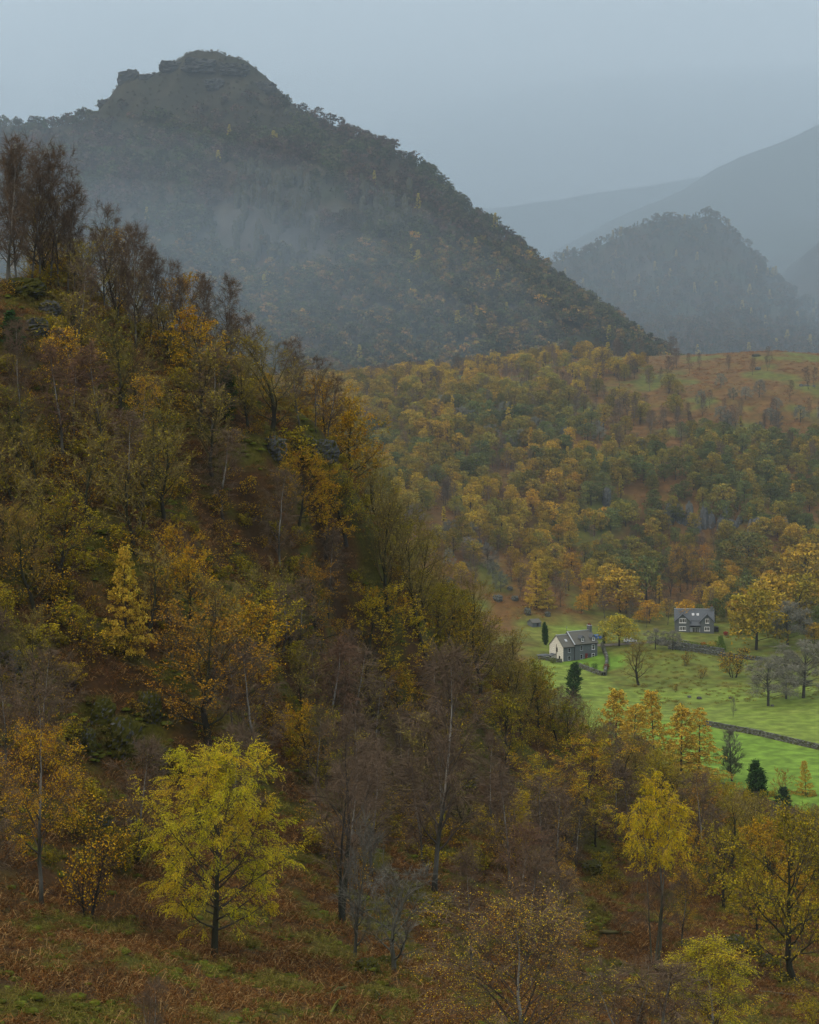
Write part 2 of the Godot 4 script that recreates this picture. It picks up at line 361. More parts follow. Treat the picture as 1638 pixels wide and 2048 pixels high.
	["birch_tree", "bare_birch", 5, -10.8, -220.3, 8.5, 1.00, 1128, "leaf", "bare purple-brown birch in the skyline row above the bracken"],
	["birch_tree", "bare_birch", 2, -9.6, -222.6, 7.6, 1.00, 1175, "leaf", "bare purple-brown birch in the skyline row above the bracken"],
]

# x, z, spacing, kinds, fullness
const NEAR_ZONES := [
	[-39, -197, 8.0, "bb bo", 0.35],
	[-33, -199, 6.0, "gb bo bb bo", 0.90],
	[-28, -203, 5.5, "gb bo hz bo", 0.95],
	[-34, -182, 5.5, "bo bb bo", 0.95],
	[-19, -201, 5.0, "bo bo bb hz", 1.00],
	[-12, -212, 5.5, "yo hz oo", 0.90],
	[-14, -200, 5.0, "bb bb al bo", 1.00],
	[-24, -177, 5.5, "bo bo bb", 0.90],
	[-31, -171, 5.5, "bo ol bo", 0.95],
	[-18, -178, 6.0, "oo ol bo", 0.80],
	[-10, -206, 5.5, "ru bo bb", 0.95],
	[-5, -219, 6.0, "yo oo bb", 0.70],
	[3, -244, 5.0, "bo bo ol", 1.00],
	[12, -277, 5.0, "bo bo al", 1.00],
	[-10, -191, 5.0, "bb al bo", 0.90],
	[-31, -165, 6.0, "bo hz bo", 0.80],
	[-24, -160, 7.0, "hz", 0.35],
	[-31, -155, 6.0, "bb hz bo", 0.60],
	[2, -222, 5.0, "bb bo ol", 0.90],
	[5, -220, 5.5, "bb al gb", 0.70],
	[18, -288, 5.0, "gb bo bb", 1.00],
	[33, -372, 5.0, "bb al bo", 1.00],
	[44, -396, 5.0, "ru bb gb", 1.00],
	[35, -324, 5.0, "ol gb ol bb", 1.00],
	[52, -372, 5.0, "al bo ru", 1.00],
	[61, -372, 5.0, "bb al ru", 1.00],
	[47, -247, 5.5, "bo ol bo", 0.90],
	[50, -241, 6.0, "ol ru bo", 0.80],
	[44, -276, 6.0, "bb gb", 0.50],
	[45, -212, 7.0, "ol oo", 0.40],
	[4, -180, 7.0, "bb bb", 0.45],
	[-3, -187, 7.0, "bb bo", 0.45],
	[-11, -158, 7.0, "bb", 0.25],
	[-21, -155, 9.0, "hz", 0.12],
	[-28, -134, 8.0, "bb", 0.30],
	[-15, -111, 9.0, "", 0.00],
	[-2, -127, 9.0, "", 0.00],
	[-8, -141, 9.0, "", 0.00],
	[20, -178, 9.0, "", 0.00],
	[26, -226, 8.0, "bb", 0.20],
	[29, -161, 9.0, "", 0.00],
	[32, -203, 9.0, "", 0.00],
	[8, -161, 9.0, "bb", 0.10],
	[-23, -120, 9.0, "", 0.00],
	[18, -229, 7.0, "ol", 0.20],
	[-14, -160, 8.0, "bb hz", 0.25],
]
const HILL_ZONES := [
	[-28, -888, "gg og bb", 0.70],
	[-9, -907, "gg gg og", 0.90],
	[-26, -822, "og gr bb", 1.00],
	[-11, -740, "gg og gr", 1.00],
	[7, -855, "og gg bb", 1.00],
	[6, -786, "og gr gg", 1.00],
	[16, -759, "gg gg bb", 1.00],
	[15, -929, "gg bb", 0.50],
	[30, -862, "og gr bo", 1.00],
	[38, -797, "og gg gr bb", 1.00],
	[55, -916, "og gg bb", 1.00],
	[63, -857, "og gr bo", 1.00],
	[54, -785, "gg ru og", 1.00],
	[35, -743, "gg og", 0.90],
	[21, -703, "bb bo og", 0.70],
	[29, -679, "bb bo gg", 0.60],
	[78, -959, "gg og bb", 0.50],
	[84, -895, "og bb bb", 0.80],
	[70, -813, "og gg gr", 1.00],
	[73, -769, "gg ru gr", 1.00],
	[83, -785, "og gr", 1.00],
	[95, -840, "bb og bo", 0.60],
	[111, -882, "bb og bb", 0.50],
	[117, -845, "og og bb", 0.60],
	[134, -851, "og gr og", 0.80],
	[146, -886, "bb bo", 0.40],
	[117, -931, "bb bb og", 0.30],
	[145, -957, "bb", 0.14],
	[159, -919, "bb bo", 0.22],
	[185, -955, "bb", 0.07],
	[172, -890, "bb bo", 0.50],
	[193, -923, "bb", 0.15],
	[179, -855, "gr og bb", 1.00],
	[157, -843, "gr og", 1.00],
	[90, -800, "gr og", 0.90],
	[113, -794, "og gr", 1.00],
	[98, -775, "gr og", 0.90],
	[112, -774, "gr og", 0.90],
	[128, -772, "og gr", 0.90],
	[131, -795, "og gr", 1.00],
	[152, -783, "gr og", 0.80],
	[131, -756, "gr gg", 0.90],
	[155, -757, "og gg", 1.00],
	[112, -758, "bb bb og", 0.90],
	[95, -750, "bb og gr", 0.90],
	[78, -720, "og gg gr", 0.90],
	[59, -722, "ru og", 0.70],
	[46, -675, "gg bb", 0.50],
	[45, -705, "gg bb", 0.60],
	[61, -677, "bb ru", 0.35],
	[40, -659, "", 0.00],
	[87, -689, "bb ru", 0.45],
	[103, -697, "gg bb", 0.40],
	[121, -695, "gg ru gr", 1.00],
	[137, -702, "gr gg ru", 1.00],
	[149, -709, "gg og", 1.00],
	[116, -647, "gg gr", 0.70],
	[135, -656, "gr bo", 0.90],
	[127, -1015, "bb", 0.12],
	[99, -998, "bb gg", 0.40],
	[45, -952, "bb gg", 0.50],
	[193, -1011, "", 0.00],
	[162, -1013, "", 0.00],
]
const VALLEY_TREES := [
	["sycamore_tree", "field_yellow", 0, 67.8, -613.5, 10.1, 1.25, 0, "leaf", "round yellow-green tree beside the parked white car"],
	["oak_tree", "bare_oak", 2, 68.2, -564.3, 13.0, 1.50, 0, "leaf", "wide spreading half-bare oak below the garden walls"],
	["ash_tree", "hill_bare_oak", 0, 99.7, -526.3, 13.8, 1.25, 0, "leaf", "pale grey bare tree with a bushy foot standing in the green field"],
	["ash_tree", "hill_bare_oak", 1, 111.6, -537.0, 17.0, 1.20, 50, "leaf", "tall grey bare tree with a straight trunk behind the pale grey one"],
	["ash_tree", "hill_bare_oak", 2, 106.7, -536.4, 13.7, 1.00, 150, "leaf", "grey bare tree between the two larger ones in the field"],
	["thorn_tree", "thorn_bush", 0, 97.8, -573.0, 9.4, 1.30, 0, "leaf_c", "dark dense thorn tree on the rough pasture"],
	["thorn_tree", "thorn_bush", 1, 87.8, -570.7, 3.4, 1.30, 0, "leaf_c", "small round thorn bush alone on the rough pasture"],
	["thorn_tree", "thorn_bush", 0, 85.5, -586.8, 4.4, 1.00, 90, "leaf_c", "small thorn below the garden hedge"],
	["thorn_tree", "thorn_bush", 1, 77.6, -553.1, 2.6, 1.00, 30, "leaf_c", "tiny leaning thorn by the grey field stones"],
	["willow_tree", "grey_oak", 2, 87.1, -509.4, 5.1, 0.50, 0, "leaf", "pollarded stub of a tree with thin upright shoots in the field"],
	["cypress_tree", "cypress", 0, 44.1, -615.6, 7.5, 1.05, 0, "needle", "dark pointed conifer behind the white gable"],
	["pine_tree", "cypress", 1, 46.7, -541.0, 10.3, 1.70, 0, "needle", "dark spreading pine below the cottage garden"],
	["ash_tree", "ivy_tree", 0, 73.2, -428.3, 12.0, 0.95, 0, "leaf", "bare tree with an ivy-clad trunk at the edge of the lower field"],
	["birch_tree", "gold_birch", 0, 97.0, -706.4, 18.3, 0.80, 0, "leaf", "slim birch with a yellow tuft at its top behind the slate house"],
	["birch_tree", "bare_birch", 1, 101.1, -708.7, 16.7, 0.80, 30, "leaf_c", "bare slim birch in the stand behind the slate house"],
	["birch_tree", "gold_birch", 2, 105.2, -706.4, 18.1, 0.75, 60, "leaf", "thin gold birch in the stand behind the slate house"],
	["birch_tree", "bare_birch", 4, 103.9, -711.5, 15.2, 0.70, 90, "leaf_c", "second bare birch in the stand behind the slate house"],
	["birch_tree", "gold_birch", 3, 109.6, -707.4, 18.5, 0.80, 10, "leaf_b", "amber birch at the outer end of the stand"],
	["larch_tree", "larch", 0, 44.2, -664.1, 16.9, 1.10, 0, "leaf", "pale yellow larch above the stone hut"],
	["larch_tree", "larch", 1, 47.8, -664.6, 14.4, 1.00, 0, "leaf_c", "dull yellow larch close to the pale one above the hut"],
	["oak_tree", "hill_gold_oak", 0, 75.3, -679.8, 15.4, 1.25, 0, "leaf", "big round olive-gold oak on the slope above the car"],
	["oak_tree", "hill_green_oak", 0, 87.0, -697.2, 16.4, 0.90, 0, "leaf", "green tree standing beside the big olive-gold oak"],
	["oak_tree", "hill_green_oak", 1, 131.4, -739.3, 17.0, 1.15, 0, "leaf_b", "fresh green round tree under the hill crag"],
	["oak_tree", "hill_gold_oak", 1, 114.0, -623.8, 19.6, 1.10, 0, "leaf_c", "large orange oak beside the slate house"],
	["oak_tree", "hill_gold_oak", 2, 125.5, -656.1, 18.9, 1.10, 0, "leaf", "ochre oak behind the large orange oak"],
	["oak_tree", "hill_bare_oak", 0, 125.9, -631.9, 14.9, 1.30, 0, "leaf", "pale grey-green bare oak next to the large orange oak"],
	["oak_tree", "hill_gold_oak", 0, 148.4, -708.7, 19.5, 1.10, 0, "leaf", "tall gold oak at the foot of the hill"],
	["oak_tree", "hill_gold_oak", 1, 135.0, -656.2, 18.9, 1.00, 90, "leaf_c", "brown oak in the thicket by the field head"],
	["oak_tree", "hill_bare_oak", 1, 84.1, -606.4, 6.6, 1.10, 0, "leaf", "small bare tree leaning over the garden wall"],
	["oak_tree", "hill_bare_oak", 2, 78.6, -606.9, 6.8, 1.20, 0, "leaf", "bare russet-grey tree between the car and the slate house"],
	["oak_tree", "hill_gold_oak", 2, 80.6, -667.1, 4.0, 1.30, 0, "leaf_b", "low rusty shrub-like oak above the car"],
	["holly_bush", "cypress", 1, 63.4, -618.1, 4.2, 1.30, 0, "needle", "dark holly beside the cottage's far end"],
]

# x, z, width, height, depth, moss, label
const ROCKS := [
	[-12.3, -215.4, 5.36, 2.68, 4.82, 0.60, "mossy rock with white lichen jutting out on the skyline"],
	[-9.8, -219.5, 3.45, 2.41, 3.45, 0.40, "grey lichened end of the skyline rock"],
	[-14.7, -208.4, 3.27, 2.29, 3.27, 0.40, "dark rock under the crooked skyline oak"],
	[-41.5, -207.5, 4.89, 1.96, 4.89, 0.80, "grassy top of the crag under the skyline birches"],
	[-38.6, -205.9, 2.96, 1.78, 2.96, 0.35, "grey-flecked step of the grassy crag"],
	[-38.9, -200.4, 3.15, 1.89, 3.15, 0.40, "dark lower face of the grassy crag"],
	[-23.9, -158.7, 3.74, 3.36, 2.99, 0.75, "tall dark mossy crag behind the yellow-green birch"],
	[-20.5, -158.7, 2.49, 1.99, 2.24, 0.75, "mossy buttress beside the tall dark crag"],
	[-26.9, -156.9, 2.46, 2.22, 2.22, 0.75, "mossy step of the dark crag above the golden birch"],
	[-25.9, -159.8, 2.51, 2.51, 2.26, 0.75, "ferny moss-hung block in the middle of the dark crag"],
	[-22.2, -162.0, 2.54, 2.29, 2.29, 0.70, "upper mossy block of the dark crag"],
	[-32.9, -157.1, 2.88, 2.30, 2.59, 0.50, "dark rock face high above the golden birch"],
	[-22.8, -139.1, 1.82, 1.09, 1.82, 0.50, "grey-specked boulder behind the yellow-green birch"],
	[-20.9, -142.1, 1.49, 0.89, 1.49, 0.50, "mossy boulder at the edge of the yellow-green crown"],
	[-2.8, -126.0, 1.98, 1.39, 1.98, 0.80, "mossy bank stone under the slender grey tree"],
	[-1.7, -131.7, 1.55, 0.93, 1.55, 0.90, "green moss-covered stone beside the slender grey tree"],
	[-2.4, -120.0, 1.26, 0.75, 1.26, 0.70, "dark mossy stone above the fallen branches"],
	[-8.4, -118.2, 0.87, 0.48, 0.61, 0.95, "small bright mossy boulder alone in the bracken"],
	[-11.7, -122.5, 0.96, 0.48, 0.96, 0.95, "mossy stone at the foot of the yellow-green birch"],
	[-10.8, -127.6, 0.73, 0.37, 0.73, 0.95, "little mossy stone below the yellow-green birch"],
	[30.8, -177.7, 2.56, 1.53, 2.56, 0.75, "topmost of the mossy boulders above the bracken bank"],
	[32.1, -175.8, 2.30, 1.61, 2.30, 0.70, "large mossy boulder in the middle of the boulder pile"],
	[32.8, -171.5, 2.02, 1.21, 2.02, 0.60, "grey-faced boulder in the boulder pile"],
	[33.3, -166.9, 1.75, 0.87, 1.75, 0.90, "low mossy boulder by the dark-trunked oak"],
	[17.5, -159.2, 1.50, 1.05, 1.50, 0.95, "moss-capped stone in the bracken below the log"],
	[21.5, -221.0, 2.89, 1.45, 2.89, 0.80, "flat mossy rock under the gold-patched birch"],
	[2.6, -217.1, 3.41, 1.70, 3.41, 0.80, "mossy rock slope among bare birches"],
	[6.8, -222.2, 3.49, 1.74, 3.49, 0.70, "mossy outcrop below the bare birches"],
	[80.7, -781.2, 5.32, 8.51, 4.25, 0.15, "pale rock pillar among the hill oaks"],
	[98.7, -781.9, 12.28, 7.37, 6.14, 0.20, "grey cliff end on the hill behind the houses"],
	[110.9, -781.4, 16.36, 11.45, 6.54, 0.20, "main grey cliff on the hill behind the houses"],
	[123.2, -778.6, 12.23, 12.23, 4.89, 0.15, "split cliff with a dark gully on the hill"],
	[131.6, -776.3, 10.16, 7.11, 6.09, 0.25, "mossy cliff step next to the split cliff"],
	[145.1, -771.8, 14.14, 9.90, 8.48, 0.15, "dark cliff above the fresh green tree"],
	[73.1, -739.9, 8.52, 6.82, 6.82, 0.30, "dark crag low on the wooded hill"],
	[30.8, -664.3, 4.52, 2.26, 3.62, 0.30, "dark boulder on the slope above the hut"],
	[37.0, -666.9, 3.49, 1.75, 2.79, 0.30, "flat dark boulder above the hut"],
	[35.6, -674.0, 2.47, 1.48, 1.98, 0.30, "small boulder high above the hut"],
	[40.9, -657.9, 3.79, 2.65, 3.03, 0.50, "mossy boulder just above the hut"],
	[47.9, -658.9, 2.76, 1.93, 2.21, 0.50, "grey boulder between hut and larches"],
	[183.1, -1012.9, 5.30, 1.59, 4.24, 0.50, "grey-green stone on the round hilltop"],
	[178.2, -979.7, 4.62, 1.62, 3.69, 0.30, "lichened stone below the round hilltop"],
	[196.4, -945.0, 6.43, 1.93, 5.14, 0.20, "pale scree stone on the bracken hill"],
	[-227.8, -1572.0, 21.39, 14.98, 17.11, 0.10, "square rock step on the mountain's shoulder"],
	[-213.7, -1569.6, 16.43, 6.57, 13.15, 0.10, "flat rock on the mountain's shoulder beside the square step"],
	[-191.5, -1564.8, 24.57, 8.60, 19.66, 0.10, "broken rock rim on the rising side of the summit"],
	[-168.2, -1555.2, 32.56, 9.77, 26.05, 0.10, "broad dark rock crowning the mountain summit"],
	[-139.5, -1548.0, 28.36, 8.51, 22.69, 0.10, "dark rock rim on the falling side of the summit"],
	[-115.0, -1540.8, 20.16, 10.08, 16.13, 0.10, "steep rock edge where the summit drops to the wood"],
	[-245.9, -1574.4, 18.13, 9.06, 14.50, 0.10, "rock knuckle low on the mountain's shoulder"],
	[-155.0, -1542.0, 20.18, 8.07, 16.14, 0.10, "dark crag just under the mountain summit"],
	[23.6, -712.6, 9.33, 3.73, 7.46, 0.20, "grey rock slope above the hazy birches"],
	[83.1, -543.1, 1.71, 0.85, 1.36, 0.20, "grey field stone among the rushes"],
	[80.6, -545.7, 1.43, 0.71, 1.14, 0.20, "small grey field stone among the rushes"],
	[91.7, -541.6, 1.13, 0.57, 0.91, 0.20, "little pale stone in the open field"],
	[100.7, -525.2, 1.24, 0.62, 0.99, 0.30, "stone at the foot of the pale grey tree"],
]

const LOGS := [
	[17.1, -171.2, 20.9, -174.0, 0.2, Color(0.16, 0.14, 0.06), 0.25, 0.0, Color(0.07, 0.07, 0.02), "mossy fallen log lying in the bracken below the gold birch"],
	[-4.2, -119.5, -4.75, -110.5, 0.13, Color(0.10, 0.11, 0.015), 0.3, 0.1, Color(0.17, 0.16, 0.03), "yellow-green mossy fallen branch pointing down the slope"],
	[-4.0, -121.0, -5.6, -116.0, 0.14, Color(0.09, 0.085, 0.02), 0.25, 0.0, Color(0.10, 0.09, 0.02), "brown mossy fallen branch crossing the bank"],
	[29.9, -161.8, 33.2, -160.8, 0.07, Color(0.13, 0.12, 0.08), 0.2, 0.1, Color(0.2, 0.18, 0.14), "thin grey fallen branch on the bracken bank"],
	[-25.9, -202.7, -28.1, -207.0, 0.14, Color(0.06, 0.055, 0.03), 0.5, 0.4, Color(0.09, 0.085, 0.05), "fallen trunk leaning on the upper slope"],
]

# ------------------------------------------------------------------ land
class Field:
	# a smooth surface through survey points [x, z, y]
	var xs := PackedFloat64Array()
	var zs := PackedFloat64Array()
	var w := PackedFloat64Array()
	var cc := 0.0
	func _init(pts: Array, soft: float) -> void:
		cc = soft * soft
		var n := pts.size()
		var m := n + 3
		var a := []
		for i in m:
			var row := PackedFloat64Array()
			row.resize(m + 1)
			a.append(row)
		for p in pts:
			xs.append(p[0])
			zs.append(p[1])
		for i in n:
			var row: PackedFloat64Array = a[i]
			for j in n:
				row[j] = sqrt((xs[i] - xs[j]) ** 2 + (zs[i] - zs[j]) ** 2 + cc)
			row[n] = 1.0
			row[n + 1] = xs[i]
			row[n + 2] = zs[i]
			row[m] = pts[i][2]
			a[i] = row
		for k in 3:
			var row: PackedFloat64Array = a[n + k]
			for j in n:
				row[j] = 1.0 if k == 0 else (xs[j] if k == 1 else zs[j])
			a[n + k] = row
		for k in m:
			var best := k
			for i in range(k + 1, m):
				if absf(a[i][k]) > absf(a[best][k]): best = i
			var swap = a[k]
			a[k] = a[best]
			a[best] = swap
			var pr: PackedFloat64Array = a[k]
			var inv := 1.0 / pr[k]
			for i in range(k + 1, m):
				var r: PackedFloat64Array = a[i]
				var f := r[k] * inv
				if f != 0.0:
					for j in range(k, m + 1): r[j] -= f * pr[j]
					a[i] = r
		w.resize(m)
		for k in range(m - 1, -1, -1):
			var r: PackedFloat64Array = a[k]
			var s := r[m]
			for j in range(k + 1, m): s -= r[j] * w[j]
			w[k] = s / r[k]
	func h(x: float, z: float) -> float:
		var n := xs.size()
		var s := w[n] + w[n + 1] * x + w[n + 2] * z
		for i in n:
			var dx := x - xs[i]
			var dz := z - zs[i]
			s += w[i] * sqrt(dx * dx + dz * dz + cc)
		return s

class Land:
	var x0 := 0.0
	var z0 := 0.0
	var step := 1.0
	var nx := 0
	var nz := 0
	var hs := PackedFloat32Array()
	func y(x: float, z: float) -> float:
		var u := clampf((x - x0) / step, 0.0, nx - 1.001)
		var v := clampf((z - z0) / step, 0.0, nz - 1.001)
		var i := int(u)
		var j := int(v)
		u -= i
		v -= j
		var k := j * nx + i
		return lerpf(lerpf(hs[k], hs[k + 1], u), lerpf(hs[k + nx], hs[k + nx + 1], u), v)
	func steep(x: float, z: float) -> float:
		var a := y(x + step, z) - y(x - step, z)
		var b := y(x, z + step) - y(x, z - step)
		return sqrt(a * a + b * b) / (2.0 * step)

func make_land(key: String, pts: Array, soft: float, x0: float, x1: float, z0: float, z1: float, step: float, rough: float, paint: Callable) -> ArrayMesh:
	var f := Field.new(pts, soft)
	var l := Land.new()
	l.x0 = x0
	l.z0 = z0
	l.step = step
	l.nx = int((x1 - x0) / step) + 1
	l.nz = int((z1 - z0) / step) + 1
	l.hs.resize(l.nx * l.nz)
	for j in l.nz:
		var z := z0 + j * step
		for i in l.nx:
			var x := x0 + i * step
			var e := 0.0
			if rough > 0.0:
				e = rough * (noise_a.get_noise_2d(x, z) + 0.5 * noise_a.get_noise_2d(x * 3.1 + 40.0, z * 3.1))
			var y := f.h(x, z)
			if key == "mountain": e *= 1.0 - 0.65 * smoothstep(270.0, 320.0, y)
			if key == "middle": e *= 0.12 + 0.88 * smoothstep(14.0, 40.0, y)
			l.hs[j * l.nx + i] = y + e
	lands[key] = l
	return land_mesh(l, paint)

func land_mesh(l: Land, paint: Callable) -> ArrayMesh:
	var v := PackedVector3Array()
	var n := PackedVector3Array()
	var c := PackedColorArray()
	var idx := PackedInt32Array()
	for j in l.nz:
		for i in l.nx:
			var x := l.x0 + i * l.step
			var z := l.z0 + j * l.step
			var y := l.hs[j * l.nx + i]
			v.append(Vector3(x, y, z))
			var xa := l.hs[j * l.nx + mini(i + 1, l.nx - 1)] - l.hs[j * l.nx + maxi(i - 1, 0)]
			var za := l.hs[mini(j + 1, l.nz - 1) * l.nx + i] - l.hs[maxi(j - 1, 0) * l.nx + i]
			n.append(Vector3(-xa, 2.0 * l.step, -za).normalized())
			c.append(paint.call(x, y, z, sqrt(xa * xa + za * za) / (2.0 * l.step)))
	for j in l.nz - 1:
		for i in l.nx - 1:
			var k := j * l.nx + i
			idx.append_array([k, k + 1, k + l.nx, k + 1, k + l.nx + 1, k + l.nx])
	return mesh_from(v, c, n, idx)

# base colours of matter, linear
const BRACKEN := Color(0.09, 0.046, 0.016)
const BRACKEN_PALE := Color(0.155, 0.08, 0.027)
const MOSS := Color(0.082, 0.078, 0.009)
const STRAW := Color(0.15, 0.105, 0.024)
const PEAT := Color(0.04, 0.027, 0.014)
const MEADOW := Color(0.175, 0.25, 0.035)
const ROUGH_GREEN := Color(0.12, 0.13, 0.026)
const ROCK := Color(0.165, 0.17, 0.165)

func paint_near(x: float, _y: float, z: float, _s: float) -> Color:
	var a := noise_a.get_noise_2d(x * 2.6, z * 2.6)
	var b := noise_c.get_noise_2d(x, z)
	var c := BRACKEN.lerp(PEAT, clampf(0.4 + b, 0, 1))
	c = c.lerp(MOSS, smoothstep(-0.06, 0.26, a + 0.3 * b))
	c = c.lerp(STRAW, 0.6 * smoothstep(0.25, 0.5, noise_a.get_noise_2d(x * 2.0 + 70.0, z * 2.0) + 0.3 * b))
	return c

func paint_middle(x: float, y: float, z: float, s: float) -> Color:
	var a := noise_a.get_noise_2d(x * 0.5, z * 0.5)
	var b := noise_a.get_noise_2d(x * 2.3, z * 2.3)
	var c := BRACKEN_PALE.lerp(ROUGH_GREEN, smoothstep(0.05, 0.35, a))
	c = c.lerp(STRAW, 0.5 * smoothstep(0.0, 0.4, b))
	if y < 24.0 and z > -690.0:
		var g := ROUGH_GREEN.lerp(MEADOW, 0.3).lerp(STRAW, 0.5 * smoothstep(0.0, 0.35, b))
		if z > -560.0 or (x < 60.0 and z > -650.0): g = MEADOW.lerp(Color(0.19, 0.245, 0.045), clampf(0.5 + b, 0, 1)).lerp(ROUGH_GREEN, smoothstep(0.1, 0.4, noise_a.get_noise_2d(x * 1.1 + 9.0, z * 1.1)) * smoothstep(-500.0, -560.0, z))
		if z > -486.0 - (x - 83.0) * -1.25 and x > 60.0: g = Color(0.16, 0.27, 0.035)
		c = c.lerp(g, smoothstep(15.0, 10.0, y + 7.0 * a) * smoothstep(30.0, 44.0, x + 8.0 * b))
		if Vector2(x - 58.5, z + 596.0).length() < 9.0: c = Color(0.14, 0.25, 0.03)
	if y > 66.0:
		c = c.lerp(BRACKEN_PALE.lerp(STRAW, clampf(0.3 + b, 0, 1)), smoothstep(66.0, 80.0, y) * smoothstep(0.3, -0.1, a))
	if s > 0.9: c = c.lerp(ROCK, smoothstep(0.9, 1.3, s))
	return c

func paint_mountain(x: float, y: float, z: float, s: float) -> Color:
	var a := noise_b.get_noise_2d(x, z)
	var b := noise_a.get_noise_2d(x * 0.5, z * 0.5)
	var c := Color(0.05, 0.04, 0.024).lerp(Color(0.042, 0.05, 0.026), smoothstep(-0.1, 0.2, a))
	c = c.lerp(BRACKEN, 0.5 * smoothstep(0.0, 0.3, b))
	if s > 0.8: c = c.lerp(ROCK * 0.5, 0.8 * smoothstep(0.8, 1.2, s + 0.4 * b))
	if y > 285.0: c = c.lerp(Color(0.034, 0.034, 0.02).lerp(Color(0.055, 0.05, 0.03), smoothstep(0.0, 0.3, b)), 0.9)
	return c

func paint_fell(x: float, _y: float, z: float, _s: float) -> Color:
	return Color(0.07, 0.065, 0.045).lerp(Color(0.06, 0.08, 0.04), clampf(0.5 + noise_b.get_noise_2d(x, z), 0, 1))

func structure(called: String, mesh: Mesh, material: Material, label: String, category: String) -> void:
	var o := single(called, mesh, material)
	tag(o, label, category, "", "structure")

func build_lands() -> void:
	structure("hillside", make_land("near", NEAR_POINTS, 7.2, -105, 160, -470, 24, 1.25, 0.8, paint_near), M.soil, "steep near hillside of rusty bracken and green moss under the trees", "hillside")
	structure("hill", make_land("middle", MIDDLE_POINTS, 21.6, -330, 480, -1200, -395, 4.0, 1.0, paint_middle), M.hill, "green valley floor rising to a rusty bracken hill behind the houses", "hill")
	structure("mountain", make_land("mountain", MOUNTAIN_POINTS, 16.8, -620, 330, -2040, -1000, 8.0, 7.0, paint_mountain), M.far, "dark wooded mountain with a bare rounded summit and cliffs", "mountain")
	structure("mountain", make_land("crag", CRAG_POINTS, 24.0, 60, 720, -2760, -1720, 14.0, 6.0, paint_mountain), M.far, "conical wooded crag with two blunt tops standing in the haze", "hill")
	structure("mountain", make_land("fell", FELL_POINTS, 48.0, 60, 1500, -4900, -2650, 40.0, 10.0, paint_fell), M.far, "long pale fell sloping down through the haze beyond the conical crag", "mountain")
	structure("mountain", make_land("far_fell", FAR_FELL_POINTS, 96.0, -600, 1600, -6600, -4800, 80.0, 10.0, paint_fell), M.far, "faint distant fell almost lost in the haze below the sky", "mountain")
	var v := PackedVector3Array()
	var c := PackedColorArray()
	var idx := PackedInt32Array()
	var nrm := PackedVector3Array()
	for j in 41:
		for i in 41:
			var x := -2600.0 + i * 130.0
			var z := 900.0 - j * 190.0
			v.append(Vector3(x, -22.0, z))
			nrm.append(Vector3.UP)
			c.append(paint_fell(x, 0, z, 0))
	for j in 40:
		for i in 40:
			var k := j * 41 + i
			idx.append_array([k, k + 1, k + 41, k + 1, k + 42, k + 41])
	structure("ground", mesh_from(v, c, nrm, idx), M.far, "low ground of the valley reaching away under the hills", "ground")

func ground(x: float, z: float) -> float:
	if z > -468.0 and x > -103.0 and x < 158.0:
		var near_y: float = lands.near.y(x, z)
		if z > -425.0: return near_y
		return maxf(near_y, lands.middle.y(x, z))
	return lands.middle.y(x, z)

func land_at(key: String, x: float, z: float) -> Vector3:
	return Vector3(x, lands[key].y(x, z), z)

# the view's reach on the ground, with room to spare at the sides
func in_reach(x: float, z: float) -> bool:
	return z < -60.0 and absf(x) < 14.0 - 0.25 * z

# ------------------------------------------------------------------ tree growing
var tv := PackedVector3Array()
var tn := PackedVector3Array()
var tc := PackedColorArray()
var ti := PackedInt32Array()
var cv := PackedVector3Array()
var cc := PackedColorArray()
var leaf_noise := FastNoiseLite.new()

func tube(pts: PackedVector3Array, rads: PackedFloat32Array, sides: int, c0: Color, c1: Color, mix_from := 0.0, mix_to := 1.0) -> void:
	var n := pts.size()
	var base := tv.size()
	var side := Vector3.RIGHT
	for i in n:
		var d := (pts[mini(i + 1, n - 1)] - pts[maxi(i - 1, 0)]).normalized()
		side = side - d * side.dot(d)
		if side.length() < 0.05: side = d.cross(Vector3.FORWARD)
		side = side.normalized()
		var up := d.cross(side)
		var t := i / float(n - 1)
		var col := c0.lerp(c1, smoothstep(mix_from, mix_to, t + 0.15 * sin(i * 7.3 + pts[0].x)))
		for k in sides:
			var a := TAU * k / sides
			var nn := side * cos(a) + up * sin(a)
			tv.append(pts[i] + nn * rads[i])
			tn.append(nn)
			tc.append(col)
	for i in n - 1:
		for k in sides:
			var a := base + i * sides + k
			var b := base + i * sides + (k + 1) % sides
			ti.append_array([a, a + sides, b, b, a + sides, b + sides])

var lite := false

func rib(a: Vector3, b: Vector3, c: Vector3, w: float, col: Color) -> void:
	var s := (b - a).cross(rv()).normalized() * (w * 0.5)
	if lite:
		cv.append(a - s)
		cv.append(a + s)
		cv.append(c)
		for i in 3: cc.append(col)
		return
	var s2 := s * 0.65
	cv.append(a - s)
	cv.append(a + s)
	cv.append(b + s2)
	cv.append(a - s)
	cv.append(b + s2)
	cv.append(b - s2)
	cv.append(b - s2)
	cv.append(b + s2)
	cv.append(c)
	for i in 9: cc.append(col)

func leaf(at: Vector3, s: float, col: Color) -> void:
	var a := rv().normalized() * s
	var b := rv().cross(a).normalized() * (s * 0.62)
	cv.append(at - a)
	cv.append(at + b)
	cv.append(at + a * 0.9)
	cv.append(at - a)
	cv.append(at + a * 0.9)
	cv.append(at - b)
	for i in 6: cc.append(col)

func leaf_tri(at: Vector3, s: float, col: Color) -> void:
	var a := rv().normalized() * s
	var b := rv().cross(a).normalized() * (s * 0.8)
	cv.append(at - a * 0.7)
	cv.append(at + b)
	cv.append(at + a - b)
	for i in 3: cc.append(col)

